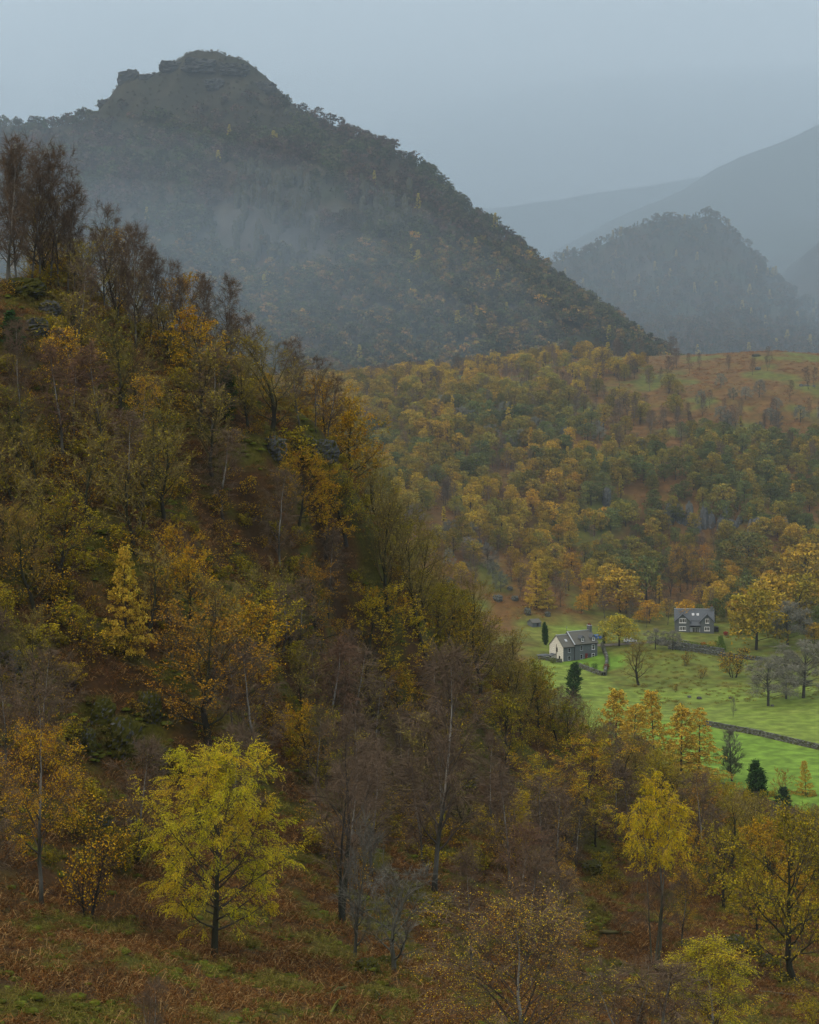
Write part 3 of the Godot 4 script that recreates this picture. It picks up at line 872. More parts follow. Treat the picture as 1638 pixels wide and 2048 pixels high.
func shape_of(kind: String, t: float) -> float:
	match kind:
		"cone": return 1.02 - 0.95 * t
		"round": return sqrt(maxf(0.06, 1.0 - pow(1.7 * t - 0.65, 2.0)))
		"vase": return 0.75 + 0.35 * sin(t * PI * 0.8) - 0.55 * t * t
		"wide": return 1.0 - 0.55 * t
		_: return sqrt(maxf(0.08, 1.0 - pow(1.9 * t - 0.8, 2.0)))

# p: h, r, stems, lean, wob, limbs, from, a0, a1, reach, shape, up, subs, sublen, twigs, twig, tw, droop,
#    leaves (per twig), ls, cols, patch, lo, hi, bark, bark2, turn2 (where bark2 begins), tcol
func grow(p: Dictionary, seed_: int) -> Dictionary:
	rng.seed = seed_
	leaf_noise.seed = seed_
	leaf_noise.frequency = p.get("clump", 0.55)
	tv = PackedVector3Array()
	tn = PackedVector3Array()
	tc = PackedColorArray()
	ti = PackedInt32Array()
	cv = PackedVector3Array()
	cc = PackedColorArray()
	var stems: int = p.get("stems", 1)
	var h0: float = p.h
	for s in stems:
		var h := h0 * (1.0 if s == 0 else rf(0.72, 0.98))
		var r: float = p.r * (1.0 if s == 0 else rf(0.55, 0.8))
		var az := rf(0, TAU) if stems == 1 else TAU * s / stems + rf(-0.5, 0.5)
		var lean: float = p.get("lean", 0.06) * (1.0 if stems == 1 else rf(0.7, 1.3))
		var d := Vector3(cos(az) * lean, 1.0, sin(az) * lean).normalized()
		if p.has("toward"): d = (d + p.toward).normalized()
		var n := 12
		var pts := PackedVector3Array()
		var rads := PackedFloat32Array()
		var dirs := PackedVector3Array()
		var at: Vector3 = Vector3(cos(az), 0, sin(az)) * (0.0 if stems == 1 else p.r * 0.9) + Vector3(0, -0.6, 0)
		var wob: float = p.get("wob", 0.1)
		for i in n + 1:
			var t := i / float(n)
			pts.append(at)
			dirs.append(d)
			rads.append(maxf(0.012, r * (1.0 - 0.93 * pow(t, 0.85)) * (1.0 + 0.55 * maxf(0.0, 0.09 - t) / 0.09)))
			d = (d + rv() * wob + Vector3.UP * p.get("rise", 0.12)).normalized()
			at += d * (h / n)
		tube(pts, rads, 7, p.bark, p.get("bark2", p.bark), p.get("turn2", 0.3) - 0.12, p.get("turn2", 0.3) + 0.12)
		var limbs := int(p.limbs * (1.0 if s == 0 else 0.7) / (1.0 if stems == 1 else sqrt(stems)))
		for k in limbs:
			var q := (k + rf(0, 0.9)) / limbs
			var t: float = lerpf(p.from, 0.985, q)
			var u := t * n
			var i := mini(int(u), n - 1)
			var o := pts[i].lerp(pts[i + 1], u - i)
			var sd := dirs[i]
			var az2 := k * 2.39996 + rf(-0.5, 0.5) + s
			var out := Vector3(cos(az2), 0, sin(az2))
			out = (out - sd * out.dot(sd)).normalized()
			var ang := deg_to_rad(lerpf(p.a0, p.a1, q) + rf(-9, 9))
			var ld := sd * cos(ang) + out * sin(ang)
			var ln: float = h0 * p.reach * shape_of(p.get("shape", "oval"), q) * rf(0.72, 1.12)
			limb(o, ld, ln, lerpf(rads[i], rads[i + 1], u - i) * p.get("limb_r", 0.5), p, h0)
	return {"trunk": mesh_from(tv, tc, tn, ti), "crown": mesh_from(cv, cc), "h": h0}

func limb(o: Vector3, d: Vector3, ln: float, r: float, p: Dictionary, h0: float) -> void:
	var n := 6
	var pts := PackedVector3Array()
	var rads := PackedFloat32Array()
	var dirs := PackedVector3Array()
	var wob: float = p.get("limb_wob", 0.16)
	r = maxf(r, 0.016)
	for i in n + 1:
		var t := i / float(n)
		pts.append(o)
		dirs.append(d)
		rads.append(maxf(0.008, r * (1.0 - 0.85 * t)))
		d = (d + rv() * wob + Vector3.UP * (p.get("up", 0.05) - p.get("sag", 0.0) * t)).normalized()
		o += d * (ln / n)
	tube(pts, rads, 4, p.get("limb_bark", p.get("bark2", p.bark)), p.tcol)
	var subs := maxi(2, int(round(p.subs * clampf(ln / (h0 * p.reach), 0.35, 1.2))))
	for k in subs:
		var u := lerpf(0.18, 1.0, (k + rf(0.2, 1.0)) / subs) * n
		var i := mini(int(u), n - 1)
		var bo := pts[i].lerp(pts[i + 1], u - i)
		var bd := dirs[i]
		var side := bd.cross(rv()).normalized()
		if p.get("flat", false): side = bd.cross(Vector3.UP).normalized() * (1.0 if k % 2 else -1.0)
		bd = (bd * rf(0.55, 1.0) + side * rf(0.5, 0.95) + Vector3.UP * p.get("sub_up", 0.1)).normalized()
		var bl: float = ln * p.get("sublen", 0.4) * rf(0.6, 1.15) * (1.15 - 0.45 * u / n)
		bl = maxf(bl, h0 * 0.035)
		branch(bo, bd, bl, rads[i] * 0.6, p, h0)
	branch(pts[n - 1], dirs[n], ln * 0.3, rads[n - 1], p, h0)

func branch(o: Vector3, d: Vector3, ln: float, r: float, p: Dictionary, h0: float) -> void:
	var n := 3
	var pts := PackedVector3Array()
	var rads := PackedFloat32Array()
	for i in n + 1:
		pts.append(o)
		rads.append(maxf(0.006, minf(r, 0.05) * (1.0 - 0.75 * i / n)))
		d = (d + rv() * 0.22 + Vector3.DOWN * (p.get("droop", 0.0) * 0.35)).normalized()
		o += d * (ln / n)
	if r > 0.007 and not p.get("far", false): tube(pts, rads, 3, p.tcol, p.tcol)
	else: rib(pts[0], pts[2], pts[3], maxf(0.02, rads[0] * 1.6), p.tcol)
	var twigs: int = p.twigs
	var tl: float = p.twig
	var droop: float = p.get("droop", 0.0)
	var per: float = p.get("leaves", 0.0)
	var ls: float = p.get("ls", 0.08)
	var cols: Array = p.get("cols", [])
	var patch: float = p.get("patch", -1.0)
	var tri: bool = p.get("far", false)
	for k in twigs:
		var u := lerpf(0.1, 1.0, (k + rng.randf()) / twigs) * n
		var i := mini(int(u), n - 1)
		var a := pts[i].lerp(pts[i + 1], u - i)
		var td := (d + rv() * 0.85 + Vector3.DOWN * droop * 0.7).normalized()
		var l := tl * rf(0.6, 1.25)
		var b := a + td * l * 0.55
		td = (td + Vector3.DOWN * droop + rv() * 0.25).normalized()
		var e := b + td * l * 0.5
		var tone := rf(0.75, 1.2)
		var tcol: Color = p.tcol
		rib(a, b, e, p.tw, Color(tcol.r * tone, tcol.g * tone, tcol.b * tone))
		if per > 0.0:
			var f := leaf_noise.get_noise_3dv(b)
			var hh := b.y / h0 + 0.12 * f
			if f > patch and hh > p.get("lo", -1.0) and hh < p.get("hi", 9.0):
				var m := int(per) + (1 if rng.randf() < per - int(per) else 0)
				var pick := clampf(0.5 + 0.9 * leaf_noise.get_noise_3d(b.x * 0.6 + 50.0, b.y * 0.6, b.z * 0.6) + rf(-0.22, 0.22), 0.0, 0.999) * cols.size()
				var col: Color = cols[int(pick)]
				for q in m:
					var g := rf(0.72, 1.25)
					var w := rf(0.9, 1.12)
					var lc := Color(col.r * g * w, col.g * g, col.b * g)
					var at := a.lerp(e, rf(0.1, 1.05)) + rv() * (ls * 1.0)
					if tri: leaf_tri(at, ls * rf(0.7, 1.2), lc)
					else: leaf(at, ls * rf(0.65, 1.15), lc)

# a crown of leaf sprays gathered in clumps, for trees seen from far off
func clumped(p: Dictionary, seed_: int) -> Dictionary:
	rng.seed = seed_
	tv = PackedVector3Array()
	tn = PackedVector3Array()
	tc = PackedColorArray()
	ti = PackedInt32Array()
	cv = PackedVector3Array()
	cc = PackedColorArray()
	var h: float = p.h
	var wide: float = p.wide
	var low: float = p.get("low", 0.25)
	var lean := Vector3(rf(-0.06, 0.06), 1, rf(-0.06, 0.06))
	var pts := PackedVector3Array([Vector3(0, -0.8, 0), lean * h * 0.25, lean * h * 0.5 + rv() * 0.3, lean * h * 0.85 + rv() * 0.4])
	var r: float = p.get("r", h * 0.022)
	tube(pts, PackedFloat32Array([r * 1.2, r * 0.9, r * 0.6, r * 0.15]), 5, p.bark, p.bark)
	var cols: Array = p.cols
	var clumps: int = p.clumps
	for k in clumps:
		var q := (k + 0.5) / clumps
		var y := h * lerpf(low + 0.08, 0.93, pow(q, 0.85))
		var f := (y / h - low) / (1.0 - low)
		var ring := wide * shape_of(p.get("shape", "round"), f)
		var az := k * 2.39996 + rf(-0.4, 0.4)
		var out := ring * rf(0.35, 0.9) * (0.3 if k == clumps - 1 else 1.0)
		var at := lean * y + Vector3(cos(az) * out, rf(-0.3, 0.3), sin(az) * out)
		var stem := lean * (y * 0.72)
		var mid := stem.lerp(at, 0.5) + rv() * 0.3 + Vector3(0, 0.2, 0)
		tube(PackedVector3Array([stem, mid, at]), PackedFloat32Array([r * 0.35, r * 0.25, r * 0.08]), 3, p.bark, p.bark)
		var cr: float = wide * p.get("clump_r", 0.42) * rf(0.7, 1.2) * (0.65 + 0.35 * shape_of(p.get("shape", "round"), f))
		var base: Color = cols[rng.randi() % cols.size()]
		var squash: float = p.get("squash", 0.75)
		for i in int(p.per):
			var dir := rv().normalized()
			if dir.y < -0.2 and rng.randf() < 0.6: dir.y = -dir.y
			var lp := at + Vector3(dir.x, dir.y * squash, dir.z) * cr * pow(rng.randf(), 0.3)
			var g := rf(0.65, 1.3)
			leaf_tri(lp, p.ls * rf(0.6, 1.25), Color(base.r * g * rf(0.92, 1.1), base.g * g, base.b * g))
		for i in int(p.get("bare", 0)):
			var dir2 := (rv() + Vector3.UP * 0.6).normalized()
			var e := at + Vector3(dir2.x, dir2.y * squash, dir2.z) * cr * rf(0.6, 1.2)
			rib(at + rv() * cr * 0.4, at.lerp(e, 0.6) + rv() * 0.15, e, p.get("tw", 0.06), Color(p.tcol.r, p.tcol.g, p.tcol.b) * rf(0.8, 1.2))
	return {"trunk": mesh_from(tv, tc, tn, ti), "crown": mesh_from(cv, cc), "h": h}

const BIRCH_DARK := Color(0.05, 0.048, 0.036)
const BIRCH_PALE := Color(0.34, 0.32, 0.28)
const OAK_BARK := Color(0.045, 0.042, 0.032)
const MOSS_BARK := Color(0.045, 0.046, 0.022)
const LICHEN := Color(0.13, 0.13, 0.10)
const TWIG_PURPLE := Color(0.115, 0.082, 0.055)
const TWIG_TAN := Color(0.165, 0.128, 0.045)
const TWIG_GREY := Color(0.15, 0.14, 0.115)

func kinds(called: String, count: int, p: Dictionary, seed_: int) -> void:
	var list := []
	for i in count:
		var q := p.duplicate()
		q.h = p.h * (0.88 + 0.24 * i / maxf(1.0, count - 1.0))
		list.append(grow(q, seed_ + i * 17))
	protos[called] = list
	# the same trees with fewer, bolder twigs, for the far end of the slope
	var far_list := []
	lite = true
	for i in mini(count, 4):
		var q := p.duplicate()
		q.h = p.h * (0.88 + 0.24 * i / maxf(1.0, count - 1.0))
		q.twigs = int(ceil(p.twigs * 0.45))
		q.tw = p.tw * 2.0
		q.far = true
		if q.has("leaves"):
			q.leaves = p.leaves * 0.8
			q.ls = p.ls * 1.7
		far_list.append(grow(q, seed_ + i * 17))
	lite = false
	protos[called + "_lite"] = far_list

func kinds_far(called: String, count: int, p: Dictionary, seed_: int) -> void:
	var list := []
	for i in count: list.append(clumped(p, seed_ + i * 13))
	protos[called] = list

func build_tree_kinds() -> void:
	var gold := [Color(0.50, 0.27, 0.01), Color(0.55, 0.34, 0.014), Color(0.42, 0.20, 0.01)]
	var yellow := [Color(0.55, 0.43, 0.012), Color(0.60, 0.42, 0.012), Color(0.47, 0.39, 0.015)]
	var lime := [Color(0.40, 0.37, 0.015), Color(0.50, 0.44, 0.02), Color(0.55, 0.44, 0.018), Color(0.52, 0.35, 0.02)]
	var olive := [Color(0.26, 0.215, 0.012), Color(0.31, 0.23, 0.014), Color(0.19, 0.165, 0.011)]
	var russet := [Color(0.28, 0.135, 0.015), Color(0.33, 0.175, 0.016), Color(0.21, 0.115, 0.014)]
	var ochre := [Color(0.37, 0.275, 0.013), Color(0.41, 0.28, 0.013), Color(0.28, 0.21, 0.013), Color(0.33, 0.18, 0.012)]
	var birch := {"h": 13.0, "r": 0.17, "wob": 0.1, "limbs": 27, "from": 0.2, "a0": 48, "a1": 22, "reach": 0.33, "shape": "oval", "up": 0.07, "subs": 8, "sublen": 0.42, "twigs": 19, "twig": 0.95, "tw": 0.026, "droop": 0.3, "bark": BIRCH_DARK, "bark2": BIRCH_PALE, "turn2": 0.32, "limb_bark": Color(0.11, 0.095, 0.08), "tcol": TWIG_PURPLE}
	kinds("bare_birch", 6, birch, 100)
	var twin := birch.duplicate()
	twin.merge({"stems": 3, "lean": 0.2, "rise": 0.05, "h": 12.0}, true)
	kinds("stemmed_birch", 3, twin, 180)
	var gb := birch.duplicate()
	gb.merge({"leaves": 5.0, "ls": 0.055, "cols": gold, "patch": -0.02, "droop": 0.4}, true)
	kinds("gold_birch", 4, gb, 200)
	var yb := birch.duplicate()
	yb.merge({"leaves": 6.0, "ls": 0.06, "cols": yellow, "patch": -0.35, "droop": 0.55, "tcol": Color(0.11, 0.08, 0.05)}, true)
	kinds("yellow_birch", 3, yb, 260)
	var oak := {"h": 11.0, "r": 0.26, "wob": 0.15, "lean": 0.12, "limbs": 19, "from": 0.17, "a0": 74, "a1": 25, "reach": 0.5, "shape": "round", "up": 0.1, "limb_wob": 0.26, "subs": 9, "sublen": 0.42, "twigs": 15, "twig": 0.65, "tw": 0.026, "bark": OAK_BARK, "bark2": MOSS_BARK, "tcol": Color(0.09, 0.075, 0.045), "leaves": 4.5, "ls": 0.07, "cols": olive, "patch": -0.3}
	kinds("olive_oak", 4, oak, 300)
	var o2 := oak.duplicate()
	o2.merge({"cols": russet, "patch": -0.2}, true)
	kinds("russet_oak", 3, o2, 340)
	var o3 := oak.duplicate()
	o3.merge({"cols": ochre, "leaves": 6.0, "patch": -0.35}, true)
	kinds("ochre_oak", 4, o3, 380)
	var o4 := oak.duplicate()
	o4.merge({"leaves": 0.6, "tcol": TWIG_TAN, "twigs": 20, "cols": olive, "patch": 0.0, "a0": 55, "up": 0.14}, true)
	kinds("bare_oak", 5, o4, 420)
	var o5 := oak.duplicate()
	o5.merge({"leaves": 0.0, "tcol": TWIG_GREY * 0.8, "bark": LICHEN * 0.6, "bark2": LICHEN, "twigs": 16, "twig": 0.75, "tw": 0.034, "limb_wob": 0.34, "h": 9.0}, true)
	kinds("grey_oak", 3, o5, 460)
	var larch := {"h": 15.0, "r": 0.2, "wob": 0.03, "lean": 0.03, "limbs": 66, "from": 0.1, "a0": 98, "a1": 62, "reach": 0.3, "shape": "cone", "up": 0.05, "sag": 0.05, "limb_wob": 0.08, "flat": true, "subs": 10, "sublen": 0.4, "sub_up": -0.25, "twigs": 8, "twig": 0.45, "tw": 0.02, "droop": 0.45, "bark": OAK_BARK, "tcol": Color(0.2, 0.13, 0.03), "leaves": 3.0, "ls": 0.12, "cols": [Color(0.48, 0.31, 0.035), Color(0.42, 0.28, 0.035), Color(0.47, 0.35, 0.04)], "patch": -0.6}
	kinds("larch", 3, larch, 500)
	var hazel := {"h": 5.0, "r": 0.09, "stems": 5, "lean": 0.45, "rise": 0.1, "limbs": 26, "from": 0.2, "a0": 45, "a1": 25, "reach": 0.36, "shape": "round", "up": 0.06, "subs": 6, "twigs": 13, "twig": 0.45, "tw": 0.016, "bark": OAK_BARK, "tcol": Color(0.085, 0.065, 0.045), "leaves": 1.5, "ls": 0.085, "cols": olive, "patch": -0.15}
	kinds("hazel_bush", 3, hazel, 540)
	var thorn := hazel.duplicate()
	thorn.merge({"leaves": 0.4, "stems": 3, "h": 5.0, "r": 0.12, "cols": gold}, true)
	kinds("thorn_bush", 2, thorn, 570)
	# two young spruces and a dense cypress
	var spruce := {"h": 10.0, "r": 0.16, "wob": 0.02, "lean": 0.02, "limbs": 64, "from": 0.05, "a0": 100, "a1": 55, "reach": 0.27, "shape": "cone", "up": 0.03, "limb_wob": 0.06, "flat": true, "subs": 8, "sublen": 0.4, "sub_up": -0.1, "twigs": 8, "twig": 0.35, "tw": 0.05, "droop": 0.2, "bark": OAK_BARK, "tcol": Color(0.022, 0.032, 0.015), "leaves": 2.0, "ls": 0.12, "cols": [Color(0.02, 0.042, 0.018), Color(0.026, 0.05, 0.02), Color(0.018, 0.036, 0.02)], "patch": -0.9}
	kinds("spruce", 2, spruce, 600)
	var cyp := spruce.duplicate()
	cyp.merge({"shape": "oval", "a0": 60, "a1": 22, "reach": 0.2, "up": 0.12, "flat": false, "cols": [Color(0.028, 0.066, 0.018), Color(0.036, 0.08, 0.02), Color(0.022, 0.05, 0.015)], "leaves": 3.0, "sub_up": 0.3, "droop": 0.0, "tcol": Color(0.03, 0.05, 0.015)}, true)
	kinds("cypress", 2, cyp, 640)
	# named single trees
	var hero := {"h": 16.2, "r": 0.3, "wob": 0.05, "lean": 0.03, "toward": Vector3(0.09, 0, 0), "limbs": 44, "from": 0.17, "a0": 72, "a1": 24, "reach": 0.50, "shape": "round", "up": 0.11, "limb_wob": 0.13, "subs": 11, "sublen": 0.36, "twigs": 22, "twig": 0.85, "tw": 0.016, "droop": 0.62, "bark": Color(0.05, 0.05, 0.03), "bark2": Color(0.10, 0.09, 0.065), "turn2": 0.6, "limb_bark": Color(0.075, 0.066, 0.05), "tcol": Color(0.10, 0.075, 0.04), "leaves": 18.0, "ls": 0.043, "cols": lime, "patch": -0.2, "clump": 0.42}
	protos["hero_birch"] = [grow(hero, 710)]
	var left_gold := gb.duplicate()
	left_gold.merge({"h": 16.0, "limbs": 26, "reach": 0.31, "from": 0.25, "patch": -0.12, "leaves": 8.0, "ls": 0.055, "lo": 0.25, "hi": 0.85, "r": 0.2}, true)
	protos["left_birch"] = [grow(left_gold, 722)]
	var topped := birch.duplicate()
	topped.merge({"h": 20.0, "stems": 3, "lean": 0.1, "rise": 0.1, "r": 0.2, "limbs": 34, "reach": 0.21, "from": 0.25, "leaves": 17.0, "ls": 0.055, "cols": yellow, "patch": -0.3, "lo": 0.54, "droop": 0.8, "bark": Color(0.09, 0.09, 0.055), "bark2": Color(0.2, 0.19, 0.15), "twigs": 15}, true)
	protos["topped_birch"] = [grow(topped, 733)]
	var full := yb.duplicate()
	full.merge({"h": 12.0, "leaves": 11.0, "ls": 0.045, "cols": lime, "patch": -0.25, "reach": 0.36, "droop": 0.6, "limbs": 28}, true)
	protos["lime_birch"] = [grow(full, 744)]
	var sparse := gb.duplicate()
	sparse.merge({"h": 13.0, "leaves": 2.2, "ls": 0.04, "patch": -0.6, "reach": 0.5, "limbs": 38, "cols": yellow + gold, "shape": "round", "twigs": 20}, true)
	protos["spotted_birch"] = [grow(sparse, 755)]
	var alder := birch.duplicate()
	alder.merge({"h": 14.5, "stems": 2, "lean": 0.14, "r": 0.27, "limbs": 26, "reach": 0.34, "from": 0.25, "bark": Color(0.035, 0.036, 0.024), "bark2": Color(0.05, 0.046, 0.036), "twigs": 20, "droop": 0.1, "up": 0.1}, true)
	protos["twin_alder"] = [grow(alder, 766)]
	var patchy := gb.duplicate()
	patchy.merge({"h": 15.5, "stems": 3, "lean": 0.16, "reach": 0.33, "cols": yellow + gold, "leaves": 9.0, "ls": 0.055, "patch": 0.0, "r": 0.2, "limbs": 36, "bark": Color(0.04, 0.038, 0.028), "bark2": Color(0.07, 0.06, 0.045)}, true)
	protos["patchy_birch"] = [grow(patchy, 777)]
	# middle distance
	var c_oak := {"h": 11.0, "wide": 5.6, "low": 0.1, "clumps": 21, "clump_r": 0.41, "per": 80, "ls": 0.36, "bark": OAK_BARK, "tcol": TWIG_TAN, "bare": 16, "cols": [Color(0.21, 0.175, 0.03), Color(0.26, 0.19, 0.03), Color(0.16, 0.145, 0.032)]}
	kinds_far("hill_oak", 4, c_oak, 800)
	var c2 := c_oak.duplicate()
	c2.merge({"cols": [Color(0.34, 0.24, 0.028), Color(0.39, 0.25, 0.028), Color(0.27, 0.185, 0.026)]}, true)
	kinds_far("hill_gold_oak", 3, c2, 830)
	var c3 := c_oak.duplicate()
	c3.merge({"cols": [Color(0.11, 0.13, 0.038), Color(0.14, 0.15, 0.038), Color(0.085, 0.10, 0.035)]}, true)
	kinds_far("hill_green_oak", 3, c3, 850)
	var c4 := c_oak.duplicate()
	c4.merge({"h": 12.0, "wide": 3.6, "per": 2, "bare": 62, "tw": 0.05, "clumps": 26, "clump_r": 0.62, "squash": 1.2, "shape": "oval", "low": 0.08, "tcol": Color(0.19, 0.145, 0.13), "cols": [Color(0.12, 0.09, 0.07)]}, true)
	kinds_far("hill_bare_birch", 4, c4, 870)
	var c5 := c_oak.duplicate()
	c5.merge({"h": 14.0, "wide": 3.0, "shape": "cone", "low": 0.08, "clumps": 24, "per": 45, "clump_r": 0.36, "squash": 0.5, "cols": [Color(0.36, 0.25, 0.035), Color(0.38, 0.28, 0.04)]}, true)
	kinds_far("hill_larch", 2, c5, 890)
	var c6 := c_oak.duplicate()
	c6.merge({"h": 10.0, "wide": 5.4, "per": 2, "bare": 75, "tw": 0.06, "tcol": Color(0.16, 0.155, 0.12), "bark": Color(0.09, 0.09, 0.07), "cols": [Color(0.1, 0.1, 0.07)]}, true)
	kinds_far("hill_bare_oak", 3, c6, 910)
	var c7 := c5.duplicate()
	c7.merge({"cols": [Color(0.025, 0.045, 0.02), Color(0.02, 0.035, 0.018)], "per": 60}, true)
	kinds_far("hill_spruce", 2, c7, 930)
	var c8 := c_oak.duplicate()
	c8.merge({"clumps": 26, "per": 110, "ls": 0.3, "cols": [Color(0.32, 0.26, 0.03), Color(0.28, 0.25, 0.03), Color(0.36, 0.28, 0.03)]}, true)
	kinds_far("field_yellow", 1, c8, 940)
	var ivy := o5.duplicate()
	ivy.merge({"h": 12.0, "leaves": 4.0, "hi": 0.62, "patch": -0.9, "cols": [Color(0.03, 0.055, 0.018), Color(0.04, 0.06, 0.02)], "reach": 0.34, "a0": 60, "from": 0.08, "limbs": 30}, true)
	kinds("ivy_tree", 1, ivy, 945)
	# far off
	var d1 := {"h": 10.0, "wide": 4.6, "clumps": 9, "per": 16, "ls": 0.8, "bark": OAK_BARK, "tcol": TWIG_PURPLE, "bare": 10, "tw": 0.14, "cols": [Color(0.085, 0.07, 0.042), Color(0.06, 0.068, 0.034), Color(0.10, 0.075, 0.06), Color(0.045, 0.043, 0.03)]}
	kinds_far("far_tree", 4, d1, 950)
	var d2 := d1.duplicate()
	d2.merge({"h": 16.0, "wide": 3.6, "shape": "cone", "low": 0.05, "clumps": 12, "bare": 0, "cols": [Color(0.05, 0.06, 0.03), Color(0.06, 0.062, 0.035), Color(0.10, 0.08, 0.03)]}, true)
	kinds_far("far_conifer", 3, d2, 970)

# one tree as a thing with its trunk and crown
func plant(called: String, proto: Dictionary, at: Vector3, turn: float, size: Vector3, leaf_mat: Material) -> Node3D:
	var o := thing(called, at, turn)
	o.scale = size
	part("trunk", proto.trunk, M.bark, o)
	if (proto.crown as ArrayMesh).get_surface_count(): part("crown", proto.crown, leaf_mat, o)
	return o

# ------------------------------------------------------------------ woods
const LANDMARKS := [
	[-12.9, -123.0, "the bright yellow-green birch"], [-24.0, -120.0, "the golden-leaved birch"], [-24.9, -166.0, "the golden larch on the slope"],
	[-15.0, -210.0, "the skyline rock"], [-40.0, -200.0, "the grassy crag"], [-24.0, -158.0, "the dark mossy crag"], [-17.0, -162.0, "the orange-brown oak"],
	[-4.2, -216.0, "the bright yellow-olive oak"], [-2.0, -222.0, "the tall bare ash"], [9.0, -241.0, "the slope edge above the cottage"],
	[12.0, -277.0, "the fold above the cottage"], [21.8, -167.0, "the yellow-topped birch"], [18.9, -224.0, "the gold-patched birch"],
	[36.0, -198.0, "the mossy boulders"], [34.0, -166.0, "the dark-trunked oak"], [44.0, -396.0, "the larch row"], [62.0, -415.0, "the outermost larch"],
	[73.0, -396.0, "the conical cypress"], [35.0, -324.0, "the wood at the slope foot"], [2.0, -160.0, "the very tall birch"], [-5.2, -141.0, "the twin-stemmed dark tree"],
	[60.0, -290.0, "the low dark spruce"], [45.0, -245.0, "the oak thicket"], [-30.0, -185.0, "the upper slope thicket"],
]

func nearby(at: Vector3) -> String:
	var best := 1e9
	var word := ""
	for l in LANDMARKS:
		var d := Vector2(l[0] - at.x, l[1] - at.z).length()
		if d < best:
			best = d
			var dy: float = at.y - ground(l[0], l[1])
			word = ("uphill of " if dy > 2.0 else "downhill of " if dy < -2.0 else "close to " if d < 6.0 else "level with ") + l[2]
	return word

const NEAR_KINDS := {
	"bb": ["birch_tree", "bare_birch", "leaf", 9.0, 14.0, ["slim bare purple-twigged birch", "bare birch with fine brown twigs", "bare pale-stemmed birch"], "birches of the near slope"],
	"al": ["alder_tree", "stemmed_birch", "leaf", 8.5, 13.0, ["bare many-stemmed alder", "bare dark-twigged alder"], "alders of the near slope"],
	"gb": ["birch_tree", "gold_birch", "leaf", 8.0, 12.5, ["birch with the last gold leaves", "half-bare birch with golden patches"], "golden birches of the near slope"],
	"yo": ["oak_tree", "ochre_oak", "leaf", 7.0, 10.0, ["oak in yellow-ochre leaf", "bushy ochre oak"], "ochre oaks of the near slope"],
	"oo": ["oak_tree", "ochre_oak", "leaf_b", 7.0, 10.5, ["oak in orange-brown leaf", "amber-leaved oak"], "orange oaks of the near slope"],
	"ol": ["oak_tree", "olive_oak", "leaf", 7.0, 11.0, ["oak in thin olive leaf", "dull olive oak"], "olive oaks of the near slope"],
	"ru": ["oak_tree", "russet_oak", "leaf", 6.5, 10.0, ["oak in russet leaf", "rust-brown oak"], "russet oaks of the near slope"],
	"bo": ["ash_tree", "bare_oak", "leaf", 8.0, 12.0, ["bare ash with tan twigs", "mossy-limbed bare ash", "nearly leafless ash"], "bare ashes of the near slope"],
	"hz": ["hazel_bush", "hazel_bush", "leaf", 3.0, 5.5, ["low hazel with olive leaves", "many-stemmed hazel bush"], "hazels of the near slope"],
}

func build_named_trees() -> void:
	var y := 0.0
	var row := 0
	var nth := ["first", "second", "third", "fourth", "fifth", "sixth", "seventh", "eighth", "ninth", "tenth", "eleventh", "twelfth", "thirteenth", "fourteenth", "fifteenth", "sixteenth", "seventeenth", "eighteenth", "nineteenth", "twentieth", "twenty-first", "twenty-second", "twenty-third", "twenty-fourth", "twenty-fifth", "twenty-sixth"]
	for r in NAMED_TREES:
		var list: Array = protos[r[1]]
		var pr: Dictionary = list[r[2] % list.size()]
		y = ground(r[3], r[4])
		var s: float = r[5] / pr.h
		var o := plant(r[0], pr, Vector3(r[3], y, r[4]), deg_to_rad(r[7]), Vector3(s * r[6], s, s * r[6]), M[r[8]])
		var lab: String = r[9]
		if lab.contains("skyline row"):
			lab = nth[row] + " bare birch of the skyline row counted down from the grassy crag"
			row += 1
		tag(o, lab, (r[0] as String).get_slice("_", 0) + (" bush" if (r[0] as String).ends_with("bush") else " tree"), "birches along the skyline" if lab.contains("skyline row") else "")

func seen_over_near(top: Vector3) -> bool:
	var eye := Vector3(0, 96, 0)
	for i in range(12, 48):
		var p := eye.lerp(top, i / 50.0)
		if p.z > -70.0: continue
		if lands.near.y(p.x, p.z) > p.y + 0.5: return false
	return true

